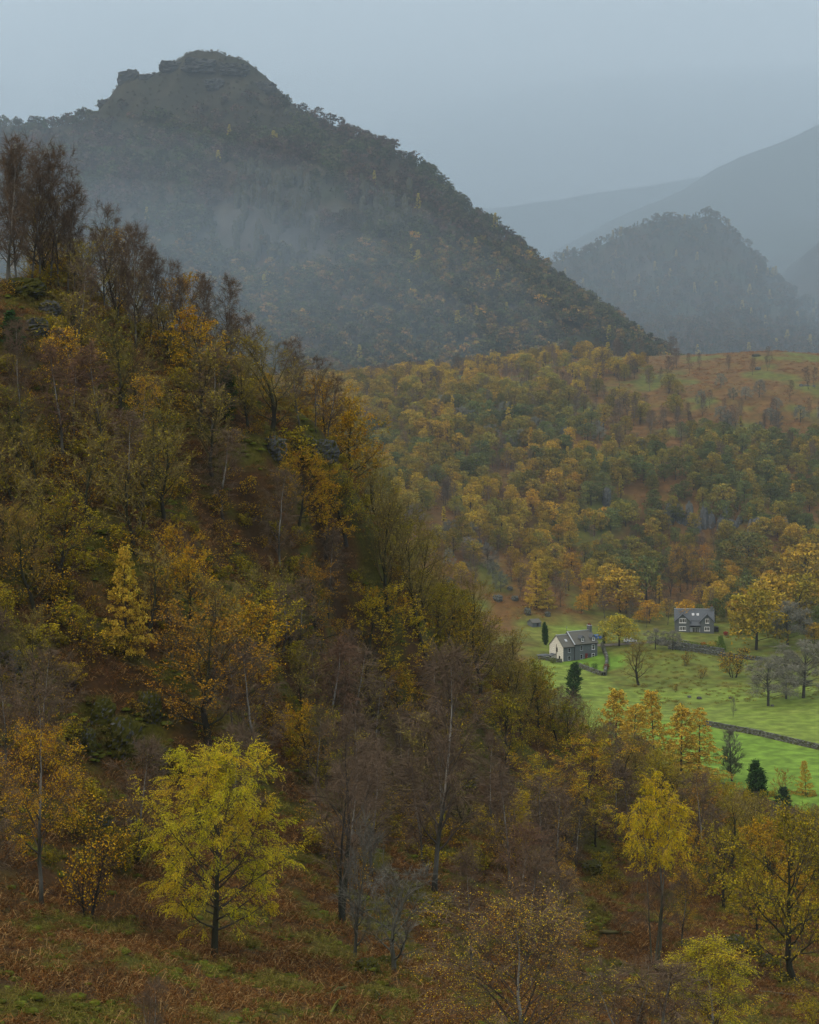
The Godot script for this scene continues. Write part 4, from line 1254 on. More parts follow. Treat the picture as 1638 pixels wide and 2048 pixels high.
func build_near_wood() -> void:
	rng.seed = 4242
	var n := 0
	var step := 4.75
	var spots := []
	var z := -100.0
	while z > -432.0:
		var x := -100.0
		while x < 125.0:
			spots.append(Vector2(x + rf(-2.3, 2.3), z + rf(-2.3, 2.3)))
			x += step
		z -= step
	for s in spots:
		var dice := rng.randf()
		var dice2 := rng.randf()
		var size := rng.randf()
		var turn := rf(0, TAU)
		if not in_reach(s.x, s.y) or absf(s.x) > 6.0 - 0.225 * s.y: continue
		var best := 1e9
		var zone: Array = []
		var q := Vector2(s.x + 5.0 * noise_a.get_noise_2d(s.x, s.y), s.y + 5.0 * noise_a.get_noise_2d(s.y, s.x))
		for zn in NEAR_ZONES:
			var d := Vector2(zn[0], zn[1]).distance_squared_to(q)
			if d < best:
				best = d
				zone = zn
		if zone[3] == "" or dice > zone[4]: continue
		var mix: PackedStringArray = (zone[3] as String).split(" ")
		var k: Array = NEAR_KINDS[mix[mini(int(dice2 * mix.size()), mix.size() - 1)]]
		var close := false
		for r in NAMED_TREES:
			if Vector2(r[3], r[4]).distance_to(s) < 2.6: close = true
		if close: continue
		var at := Vector3(s.x, ground(s.x, s.y), s.y)
		if at.z < -405.0 and at.x > 62.0: continue
		var h := lerpf(k[3], k[4], size) * 0.84
		h *= lerpf(1.0, 0.52, smoothstep(-215.0, -310.0, at.z) * smoothstep(0.0, 24.0, at.x))
		if at.x > 52.0 and at.z < -270.0: h *= 0.75
		if not seen_over_near(at + Vector3(0, h, 0)): continue
		var list: Array = protos[k[1] + ("_lite" if at.z < -168.0 else "")]
		var pr: Dictionary = list[rng.randi() % list.size()]
		var sc: float = h / pr.h
		var w := sc * rf(0.95, 1.35)
		var mk: String = k[2]
		if mk == "leaf" and rng.randf() < 0.25: mk = ["leaf_b", "leaf_c"][rng.randi() % 2]
		var o := plant(k[0], pr, at, turn, Vector3(w, sc, w), M[mk])
		var look: String = ["small", "middling", "tall"][mini(2, int(size * 3.0))] + " " + k[5][rng.randi() % k[5].size()]
		tag(o, look + " " + nearby(at), (k[0] as String).get_slice("_", 0) + (" bush" if (k[0] as String).ends_with("bush") else " tree"), k[6])
		n += 1
	# low twiggy undergrowth between the trees
	var bush := [[[], []], [[], []], [[], []]]
	for i in 8500:
		var z2 := -118.0 - 300.0 * rng.randf()
		var x2 := rf(-1, 1) * (5.0 - 0.225 * z2)
		var s2 := rf(0.25, 0.6)
		var tone := rf(0.7, 1.25)
		var turn2 := rf(0, TAU)
		var dice3 := rng.randf()
		var best2 := 1e9
		var full := 0.0
		for zn in NEAR_ZONES:
			var d2 := Vector2(zn[0] - x2, zn[1] - z2).length_squared()
			if d2 < best2:
				best2 = d2
				full = zn[4]
		if dice3 > full * 0.8: continue
		bush[i % 3][0].append(Transform3D(Basis(Vector3.UP, turn2).scaled(Vector3(s2 * 1.3, s2, s2 * 1.3)), Vector3(x2, ground(x2, z2), z2)))
		bush[i % 3][1].append(Color(0.72 * tone, 0.75 * tone, 0.72 * tone) if i % 3 else Color(tone, tone, tone))
	for i in 3: scatter("undergrowth", protos["hazel_bush_lite" if i == 0 else "thorn_bush_lite"][i % 2].crown, M.leaf, bush[i][0], bush[i][1], "low twiggy undergrowth between the trees of the near slope", "undergrowth")

const HILL_KINDS := {
	"og": ["oak_tree", "hill_oak", "olive oak on the bracken hill", 9.0, 13.0],
	"gg": ["oak_tree", "hill_gold_oak", "golden oak on the bracken hill", 8.0, 12.0],
	"gr": ["oak_tree", "hill_green_oak", "dull green oak on the bracken hill", 8.0, 12.5],
	"ru": ["oak_tree", "hill_gold_oak", "russet oak on the bracken hill", 8.0, 11.0],
	"bb": ["birch_tree", "bare_birch_lite", "bare grey-purple birch on the bracken hill", 9.0, 14.0],
	"bo": ["oak_tree", "hill_bare_oak", "bare grey oak on the bracken hill", 7.0, 11.0],
	"la": ["larch_tree", "hill_larch", "golden larch on the bracken hill", 9.0, 15.0],
}
const HILL_MARKS := [[78.0, -606.0, "behind the white-gabled cottage"], [115.0, -650.0, "behind the slate house"], [120.0, -780.0, "by the hill crag"], [60.0, -905.0, "near the hill crest"], [170.0, -960.0, "below the round hilltop"], [0.0, -880.0, "at the hazy end of the hill"], [30.0, -720.0, "in the hollow of the hill"], [160.0, -650.0, "in the thicket beside the slate house"], [150.0, -800.0, "above the hill crag"], [60.0, -790.0, "in the oak wood on the hill"]]

func build_hill_wood() -> void:
	rng.seed = 777
	var many := {}
	var count := {"oak_tree": 0, "birch_tree": 0, "larch_tree": 0}
	var rows := []
	var step := 6.6
	var z := -560.0
	while z > -1085.0:
		var x := -75.0
		while x < 250.0:
			rows.append(Vector2(x + rf(-3.2, 3.2), z + rf(-3.2, 3.2)))
			x += step
		z -= step
	for s in rows:
		var dice := rng.randf()
		var dice2 := rng.randf()
		var size := rng.randf()
		var turn := rf(0, TAU)
		if absf(s.x) > 8.0 - 0.22 * s.y or s.x < -0.075 * -s.y: continue
		var q := Vector2(s.x + 9.0 * noise_a.get_noise_2d(s.x, s.y), s.y + 14.0 * noise_a.get_noise_2d(s.y, s.x))
		var best := 1e9
		var zone: Array = []
		for zn in HILL_ZONES:
			var d := Vector2(zn[0], zn[1]).distance_squared_to(q)
			if d < best:
				best = d
				zone = zn
		if zone[2] == "" or dice > zone[3]: continue
		var at := land_at("middle", s.x, s.y)
		if at.y < 8.5 and s.y > -600.0: continue
		if clear_of_houses(s): continue
		var mix: PackedStringArray = (zone[2] as String).split(" ")
		var key: String = mix[mini(int(dice2 * mix.size()), mix.size() - 1)]
		if rng.randf() < 0.03: key = "la"
		var k: Array = HILL_KINDS[key]
		var h := lerpf(k[3], k[4], size) * 0.82
		var list: Array = protos[k[1]]
		var v := rng.randi() % list.size()
		var pr: Dictionary = list[v]
		var sc: float = h / pr.h
		var w := sc * rf(0.7, 1.15)
		var tone := rf(0.6, 1.25)
		var warm := rf(0.92, 1.1) * (1.12 if key == "ru" else 1.0)
		if count[k[0]] < (60 if k[0] == "oak_tree" else 30) and s.y > -900.0:
			count[k[0]] += 1
			var mat: Material = M.leaf
			if key == "ru" or tone > 1.1: mat = M.leaf_b
			elif tone < 0.87: mat = M.leaf_c
			var o := plant(k[0], pr, at, turn, Vector3(w, sc, w), mat)
			var spot := ""
			var near := 1e9
			for m in HILL_MARKS:
				var dd := Vector2(m[0] - s.x, m[1] - s.y).length()
				if dd < near:
					near = dd
					spot = m[2]
			tag(o, ["small ", "middling ", "large "][mini(2, int(size * 3.0))] + (k[2] as String).replace(" on the bracken hill", "") + " " + spot, (k[0] as String).get_slice("_", 0) + " tree", "trees of the bracken hill")
		else:
			var slot: String = k[1] + str(v)
			if not many.has(slot): many[slot] = [pr, [], []]
			many[slot][1].append(Transform3D(Basis(Vector3.UP, turn).scaled(Vector3(w, sc, w)), at))
			many[slot][2].append(Color(tone * warm, tone, tone))
	for slot in many:
		var m: Array = many[slot]
		scatter("woodland_crown", m[0].crown, M.leaf, m[1], m[2], "hazy woodland crowns on the upper bracken hill", "woodland")
		scatter("woodland_trunk", m[0].trunk, M.bark, m[1], m[2], "hazy woodland trunks on the upper bracken hill", "woodland")

func clear_of_houses(s: Vector2) -> bool:
	return s.distance_to(Vector2(62, -606)) < 26.0 or s.distance_to(Vector2(98, -640)) < 17.0 or (s.y > -625.0 and s.x > 66.0 and s.x < 112.0) or (s.x > 105.0 and s.y > -640.0 and s.x < 130.0) or (s.y > -622.0 and s.x > 30.0 and s.x < 92.0)

func build_mountain_wood() -> void:
	rng.seed = 991
	var sets := {"far_tree": [], "far_conifer": [], "hill_larch": []}
	for k in sets:
		for i in protos[k].size(): sets[k].append([[], []])
	var add := func(k: String, at: Vector3, sc: float, tint: Color) -> void:
		var i: int = rng.randi() % sets[k].size()
		sets[k][i][0].append(Transform3D(Basis(Vector3.UP, rng.randf() * TAU).scaled(Vector3(sc * rng.randf_range(0.9, 1.3), sc, sc * rng.randf_range(0.9, 1.3))), at))
		sets[k][i][1].append(tint)
	# the mountain
	for i in 13000:
		var x := rf(-430, 240)
		var z := rf(-1680, -1010)
		if absf(x) > 20.0 - 0.225 * z: continue
		var at := land_at("mountain", x, z)
		if at.y > 318.0 or (at.y > 285.0 and rng.randf() < 0.6): continue
		var st: float = lands.mountain.steep(x, z)
		if st > 1.15 and rng.randf() < 0.7: continue
		if x > -135.0 and x < -50.0 and z < -1290.0 and z > -1400.0 and rng.randf() < 0.72: continue
		var a := noise_b.get_noise_2d(x * 1.4, z * 1.4)
		var dice := rng.randf()
		var tone := rf(0.5, 1.45)
		var tint := Color(tone, tone, tone)
		if a > 0.12: tint = Color(0.8 * tone, 1.05 * tone, 0.75 * tone)
		elif a < -0.12: tint = Color(1.0 * tone, 0.82 * tone, 0.95 * tone)
		if at.y < 190.0 and dice < 0.3: tint = Color(2.0 * tone, 1.6 * tone, 0.8 * tone)
		elif at.y < 190.0: tint = Color(0.9 * tone, 1.05 * tone, 0.75 * tone)
		if dice > 0.994: add.call("hill_larch", at, rf(0.7, 1.1), Color(0.9, 1, 1))
		elif dice > 0.988 and at.y < 220.0: add.call("far_tree", at, rf(0.7, 1.0), Color(4.5, 3.2, 0.8))
		elif dice > 0.97: add.call("far_conifer", at, rf(0.6, 0.9), tint)
		else: add.call("far_tree", at, rf(0.55, 1.1), tint)
	# low heather and juniper on the bare summit
	for i in 1500:
		var x := rf(-260, -60)
		var z := rf(-1640, -1480)
		var at := land_at("mountain", x, z)
		if at.y < 280.0: continue
		var tone := rf(0.45, 1.0)
		add.call("far_tree", at - Vector3(0, 0.5, 0), rf(0.12, 0.3), Color(tone, tone, 0.8 * tone))
	# the conical crag, mostly conifers
	for i in 3600:
		var x := rf(60, 560)
		var z := rf(-2450, -1750)
		if x > 20.0 - 0.225 * z: continue
		var at := land_at("crag", x, z)
		if at.y < 40.0: continue
		var tone := rf(0.7, 1.2)
		if rng.randf() < 0.45: add.call("far_conifer", at, rf(0.45, 0.8), Color(tone, tone, tone))
		else: add.call("far_tree", at, rf(0.8, 1.3), Color(1.2 * tone, tone, 0.7 * tone))
		if rng.randf() < 0.03: add.call("hill_larch", at, rf(0.9, 1.2), Color(1, 1, 1))
	for k in sets:
		for i in sets[k].size():
			var pr: Dictionary = protos[k][i]
			scatter("mountain_wood_crown", pr.crown, M.leaf, sets[k][i][0], sets[k][i][1], "far woodland crowns covering the hazy mountain and crag", "woodland")
			scatter("mountain_wood_trunk", pr.trunk, M.bark, sets[k][i][0], sets[k][i][1], "far woodland trunks on the hazy mountain and crag", "woodland")

# ------------------------------------------------------------------ ground cover
func frond_mesh(seed_: int, fronds: int, ln: float, w: float, cols: Array, lay: float) -> ArrayMesh:
	rng.seed = seed_
	cv = PackedVector3Array()
	cc = PackedColorArray()
	for i in fronds:
		var az := rf(0, TAU)
		var out := Vector3(cos(az), 0, sin(az))
		var o := Vector3(rf(-0.45, 0.45), 0, rf(-0.45, 0.45))
		var l := ln * rf(0.6, 1.2)
		var top := lay * rf(0.5, 1.3)
		var b := o + out * l * 0.45 + Vector3(0, top, 0) + rv() * 0.08
		var e := o + out * l + Vector3(0, top * rf(-0.1, 0.5), 0) + rv() * 0.1
		var c: Color = cols[rng.randi() % cols.size()]
		var g := rf(0.6, 1.35)
		c = Color(c.r * g, c.g * g, c.b * g)
		rib(o, b, e, w * rf(0.5, 1.3), c)
		for k in 3:
			var f := b.lerp(e, rf(0.0, 0.9))
			var side := out.cross(Vector3.UP) * (0.2 if k % 2 else -0.2) + rv() * 0.08
			rib(f, f + side * 0.6, f + side + out * 0.08, w * 0.7, c)
	return mesh_from(cv, cc)

func hummock_mesh(seed_: int) -> ArrayMesh:
	rng.seed = seed_
	var v := PackedVector3Array()
	var c := PackedColorArray()
	var n := PackedVector3Array()
	var idx := PackedInt32Array()
	for j in 6:
		for i in 10:
			var a := TAU * i / 10.0
			var e := PI * 0.5 * j / 5.0
			var r := 1.0 + 0.35 * noise_c.get_noise_3d(cos(a) * 3.0 + seed_, j * 0.9, sin(a) * 3.0)
			v.append(Vector3(cos(a) * cos(e) * r, sin(e) * 0.6 * r - 0.1, sin(a) * cos(e) * r))
			n.append(Vector3(cos(a) * cos(e), sin(e) * 1.4, sin(a) * cos(e)).normalized())
			var g := rf(0.8, 1.2)
			c.append(Color(0.10 * g, 0.115 * g, 0.011 * g))
	for j in 5:
		for i in 10:
			var k := j * 10 + i
			var k2 := j * 10 + (i + 1) % 10
			idx.append_array([k, k2, k + 10, k2, k2 + 10, k + 10])
	return mesh_from(v, c, n, idx)

func build_ground_cover() -> void:
	var brown := [Color(0.12, 0.052, 0.016), Color(0.16, 0.078, 0.024), Color(0.075, 0.034, 0.012), Color(0.22, 0.135, 0.055), Color(0.14, 0.058, 0.018)]
	var meshes := []
	for i in 3: meshes.append(frond_mesh(1200 + i, 17, 0.8, 0.035, brown, 0.35))
	var grass := []
	for i in 2: grass.append(frond_mesh(1300 + i, 26, 0.5, 0.03, [Color(0.13, 0.115, 0.024), Color(0.095, 0.10, 0.016), Color(0.17, 0.13, 0.036)], 0.3))
	var moss := [hummock_mesh(3), hummock_mesh(4)]
	rng.seed = 3131
	var b := [[[], []], [[], []], [[], []]]
	var g := [[[], []], [[], []]]
	var m := [[[], []], [[], []]]
	var i := 0
	while i < 32000:
		i += 1
		var z := -85.0 - 190.0 * pow(rng.randf(), 0.8)
		var x := rf(-1, 1) * (4.0 - 0.235 * z)
		var at := Vector3(x, lands.near.y(x, z), z)
		var a := noise_a.get_noise_2d(x * 2.6, z * 2.6) + 0.3 * noise_c.get_noise_2d(x, z)
		var turn := rf(0, TAU)
		var tone := rf(0.7, 1.25)
		var st: float = lands.near.steep(x, z)
		var tilt := Basis(Vector3.UP, turn)
		if a < 0.12:
			var s := rf(0.7, 1.25)
			var w: Array = b[i % 3]
			w[0].append(Transform3D(tilt.scaled(Vector3(s, s * rf(0.8, 1.3), s)), at))
			w[1].append(Color(tone, tone, tone))
		elif rng.randf() < 0.55:
			var s := rf(0.7, 1.3)
			g[i % 2][0].append(Transform3D(tilt.scaled(Vector3(s, s, s)), at))
			g[i % 2][1].append(Color(tone, tone, tone))
		if a > 0.02 and rng.randf() < 0.3 + 0.2 * minf(st, 1.0):
			var s := rf(0.12, 0.42)
			m[i % 2][0].append(Transform3D(tilt.scaled(Vector3(s * rf(0.9, 1.5), s, s)), at + Vector3(rf(-0.4, 0.4), 0, rf(-0.4, 0.4))))
			m[i % 2][1].append(Color(tone, tone, tone))
	for r in ROCKS:
		if r[1] < -300.0: continue
		for q in int(10.0 + 5.0 * r[2]):
			var ang := rf(0, TAU)
			var out := sqrt(rng.randf()) * 0.62
			var x: float = r[0] + cos(ang) * out * r[2]
			var z: float = r[1] + sin(ang) * out * r[4]
			var s: float = rf(0.1, 0.26) * minf(1.0, r[2] * 0.5)
			var up: float = r[3] * 0.5 * sqrt(maxf(0.0, 1.0 - pow(out / 0.6, 2.0)))
			var tone := rf(0.6, 1.1)
			if r[2] < 2.5:
				m[q % 2][0].append(Transform3D(Basis(Vector3.UP, ang).scaled(Vector3(s * 1.5, s, s * 1.3)), Vector3(x, lands.near.y(x, z) + up, z)))
				m[q % 2][1].append(Color(tone, tone, tone))
			if q % 2 == 0:
				g[q / 2 % 2][0].append(Transform3D(Basis(Vector3.UP, ang).scaled(Vector3.ONE * rf(0.6, 1.2)), Vector3(x, lands.near.y(x, z) + up, z)))
				g[q / 2 % 2][1].append(Color(tone, tone, tone))
	for k in 3: scatter("bracken", meshes[k], M.bracken, b[k][0], b[k][1], "tangled rust-brown dead bracken covering the near slope", "bracken")
	for k in 2: scatter("grass", grass[k], M.bracken, g[k][0], g[k][1], "straw and olive grass tufts between the bracken", "grass")
	for k in 2: scatter("moss", moss[k], M.soil, m[k][0], m[k][1], "bright green moss cushions between the bracken", "moss")
	# rushes and bracken tussocks on the hill and rough pasture
	var h := [[], []]
	var p := [[], []]
	for q in 14000:
		var z := rf(-1050, -520)
		var x := rf(-0.1, 0.24) * -z
		var at := land_at("middle", x, z)
		var a := noise_a.get_noise_2d(x * 0.5, z * 0.5)
		var s := rf(1.2, 2.6)
		var tone := rf(0.7, 1.3)
		if at.y > 14.0 and a < 0.15:
			h[0].append(Transform3D(Basis(Vector3.UP, rf(0, TAU)).scaled(Vector3(s, s * 0.8, s)), at))
			h[1].append(Color(1.35 * tone, 1.3 * tone, 1.3 * tone))
		elif at.y < 14.0 and z < -535.0 and z > -605.0 and a > -0.12 and x > 66.0:
			s = rf(0.7, 1.5)
			p[0].append(Transform3D(Basis(Vector3.UP, rf(0, TAU)).scaled(Vector3(s, s, s)), at))
			p[1].append(Color(tone, tone, 0.8 * tone))
	scatter("bracken", meshes[0], M.bracken, h[0], h[1], "orange dead bracken on the hill behind the houses", "bracken")
	scatter("grass", grass[0], M.bracken, p[0], p[1], "dark rush tussocks on the rough pasture below the slate house", "rushes")

# ------------------------------------------------------------------ rocks
func rock_mesh(seed_: int, size: Vector3, moss: float, pale := 1.0) -> ArrayMesh:
	var cells := FastNoiseLite.new()
	cells.noise_type = FastNoiseLite.TYPE_CELLULAR
	cells.seed = seed_
	cells.frequency = 0.9
	cells.cellular_return_type = FastNoiseLite.RETURN_CELL_VALUE
	var n1 := FastNoiseLite.new()
	n1.seed = seed_ + 5
	n1.frequency = 1.4
	var rings := 26
	var cols := 38
	var pts := []
	for j in rings + 1:
		for i in cols:
			var a := TAU * i / cols
			var e := PI * (j / float(rings) - 0.5)
			var d := Vector3(cos(a) * cos(e), sin(e), sin(a) * cos(e))
			# blocky: push towards a box, then break along cells
			var box := d / maxf(absf(d.x), maxf(absf(d.y), absf(d.z)))
			var q := d.lerp(box, 0.3 if size.x < 7.5 else 0.6)
			var r := 0.8 + 0.13 * cells.get_noise_3d(q.x * 1.6, q.y * 0.8, q.z * 1.6) + 0.07 * cells.get_noise_3dv(q * 4.0) + 0.2 * n1.get_noise_3dv(q * 1.3) + 0.06 * n1.get_noise_3dv(q * 5.0)
			pts.append(q * r * size * 0.5)
	var v := PackedVector3Array()
	var c := PackedColorArray()
	var grey := ROCK * pale * (1.0 + 0.4 * (seed_ % 7) / 7.0)
	for j in rings:
		for i in cols:
			var p0: Vector3 = pts[j * cols + i]
			var p1: Vector3 = pts[j * cols + (i + 1) % cols]
			var p2: Vector3 = pts[(j + 1) * cols + i]
			var p3: Vector3 = pts[(j + 1) * cols + (i + 1) % cols]
			for t in [[p0, p1, p2], [p1, p3, p2]]:
				var m: Vector3 = (t[0] + t[1] + t[2]) / 3.0
				var k := n1.get_noise_3dv(m * 1.1 / maxf(0.4, size.x * 0.16)) + 0.35 * n1.get_noise_3dv(m * 3.0)
				var col := grey * (0.8 + 0.5 * absf(cells.get_noise_3dv(m * 0.7)))
				if k > 0.55 - moss * 1.1: col = MOSS * (0.8 + 0.5 * absf(k))
				elif n1.get_noise_3dv(m * 7.0) > 0.5: col = grey * 1.9
				col.a = 1.0
				for w in t:
					v.append(w)
					c.append(col)
	return mesh_from(v, c)

# a broken band of upright blocks
func cliff_mesh(seed_: int, w: float, h: float, d: float, moss: float) -> ArrayMesh:
	var st := SurfaceTool.new()
	var r := RandomNumberGenerator.new()
	r.seed = seed_
	for i in 9:
		var bw := w * r.randf_range(0.14, 0.3)
		var bh := h * r.randf_range(0.55, 1.05)
		var m := rock_mesh(seed_ * 31 + i, Vector3(bw, bh, bw * 1.3), moss)
		st.append_from(m, 0, Transform3D(Basis(Vector3.UP, r.randf() * TAU), Vector3(w * (i / 8.0 - 0.5), (bh - h) * 0.5, r.randf_range(-0.3, 0.3) * d)))
	return st.commit()

func build_rocks() -> void:
	var k := 0
	for r in ROCKS:
		k += 1
		var big: bool = r[2] > 6.0 and r[1] < -450.0
		var shape := rock_mesh(60 + k * 3, Vector3(r[2], r[3] * 1.5, r[4]), r[5], 0.5 if r[1] > -300.0 else 0.4 if r[1] < -1300.0 else 0.9)
		if big and r[1] > -1300.0: shape = cliff_mesh(k, r[2], r[3] * 1.5, r[4], r[5])
		var o := single("rock_outcrop" if r[2] > 3.5 else "boulder", shape, M.rock, Vector3(r[0], (lands.mountain.y(r[0], r[1]) if r[1] < -1300.0 else ground(r[0], r[1])) + r[3] * (-0.22 if r[1] < -1300.0 else 0.05 if big else 0.2), r[1]))
		o.rotation = Vector3(0.06 * sin(k), k * 1.9 if not big else 0.3 * sin(k), 0.09 * cos(k))
		tag(o, r[6], "rock")
	# ribs of the mountain's cliff
	rng.seed = 515
	var all := SurfaceTool.new()
	var shapes := []
	for i in 5: shapes.append(rock_mesh(900 + i, Vector3(5, 14, 5), 0.45, 0.55))
	for i in 210:
		var x := rf(-122, -62)
		var z := rf(-1390, -1320)
		if i > 110:
			x = rf(-35, 0)
			z = rf(-1400, -1340)
		var y: float = lands.mountain.y(x, z)
		var s := rf(0.4, 1.3)
		all.append_from(shapes[i % 5], 0, Transform3D(Basis(Vector3.UP, rf(0, TAU)).scaled(Vector3(s, s * rf(0.8, 2.2), s)), Vector3(x, y + 1.0, z)))
	var cliff := MeshInstance3D.new()
	cliff.name = "cliff"
	cliff.mesh = all.commit()
	cliff.material_override = M.rock
	add_child(cliff)
	tag(cliff, "dark ribbed cliff across the wooded face of the mountain", "cliff", "", "structure")

# ------------------------------------------------------------------ building kit
func box(size: Vector3) -> BoxMesh:
	var b := BoxMesh.new()
	b.size = size
	return b

func put(called: String, size: Vector3, at: Vector3, material: Material, parent: Node3D) -> MeshInstance3D:
	var o := part(called, box(size), material, parent)
	o.position = at
	return o

func quad(st: SurfaceTool, a: Vector3, b: Vector3, c: Vector3, d: Vector3) -> void:
	for p in [a, b, c, a, c, d]: st.add_vertex(p)

# a gabled block: pentagon across z, drawn along x
func gabled(x0: float, x1: float, half: float, eave: float, ridge: float, low: float, across := false) -> ArrayMesh:
	var st := SurfaceTool.new()
	st.begin(Mesh.PRIMITIVE_TRIANGLES)
	st.set_smooth_group(-1)
	var prof := [Vector2(-half, low), Vector2(-half, eave), Vector2(0, ridge), Vector2(half, eave), Vector2(half, low)]
	var to := func(x: float, p: Vector2) -> Vector3:
		return Vector3(p.x, p.y, x) if across else Vector3(x, p.y, p.x)
	for i in 5:
		var j := (i + 1) % 5
		quad(st, to.call(x0, prof[i]), to.call(x0, prof[j]), to.call(x1, prof[j]), to.call(x1, prof[i]))
	for x in [x0, x1]:
		for t in [[0, 1, 3], [0, 3, 4], [1, 2, 3]]:
			for q in t: st.add_vertex(to.call(x, prof[q]))
	st.generate_normals()
	return st.commit()

# two sloping slabs over such a block
func roof_slab(x0: float, x1: float, half: float, eave: float, ridge: float, over: float, thick: float, side: int, across := false) -> ArrayMesh:
	var st := SurfaceTool.new()
	st.begin(Mesh.PRIMITIVE_TRIANGLES)
	st.set_smooth_group(-1)
	var slope := (ridge - eave) / half
	var a := Vector2(0, ridge + 0.02)
	var b := Vector2(side * (half + over), eave - slope * over + 0.02)
	var up := Vector2(side * slope, 1.0).normalized() * thick
	var prof := [a, b, b + up, Vector2(0, ridge + 0.02 + thick * 1.1)]
	var to := func(x: float, p: Vector2) -> Vector3:
		return Vector3(p.x, p.y, x) if across else Vector3(x, p.y, p.x)
	for i in 4:
		var j := (i + 1) % 4
		quad(st, to.call(x0, prof[i]), to.call(x0, prof[j]), to.call(x1, prof[j]), to.call(x1, prof[i]))
	for x in [x0, x1]: quad(st, to.call(x, prof[0]), to.call(x, prof[1]), to.call(x, prof[2]), to.call(x, prof[3]))
	st.generate_normals()
	return st.commit()

func window(parent: Node3D, at: Vector3, w: float, h: float, lights: int, frame: Material, turn := 0.0) -> void:
	var f := put("window", Vector3(w, h, 0.1), at, frame, parent)
	f.rotation.y = turn
	var each := (w - 0.1) / lights
	for i in lights:
		var x := -w * 0.5 + 0.05 + each * (i + 0.5)
		if lights == 1:
			put("pane", Vector3(each - 0.12, h * 0.5 - 0.12, 0.05), Vector3(x, h * 0.25 - 0.02, 0.045), M.glass, f)
			put("pane", Vector3(each - 0.12, h * 0.5 - 0.12, 0.05), Vector3(x, -h * 0.25 + 0.02, 0.045), M.glass, f)
		else:
			put("pane", Vector3(each - 0.12, h - 0.22, 0.05), Vector3(x, 0, 0.045), M.glass, f)
	put("sill", Vector3(w + 0.2, 0.1, 0.22), Vector3(0, -h * 0.5 - 0.05, 0.05), frame, f)

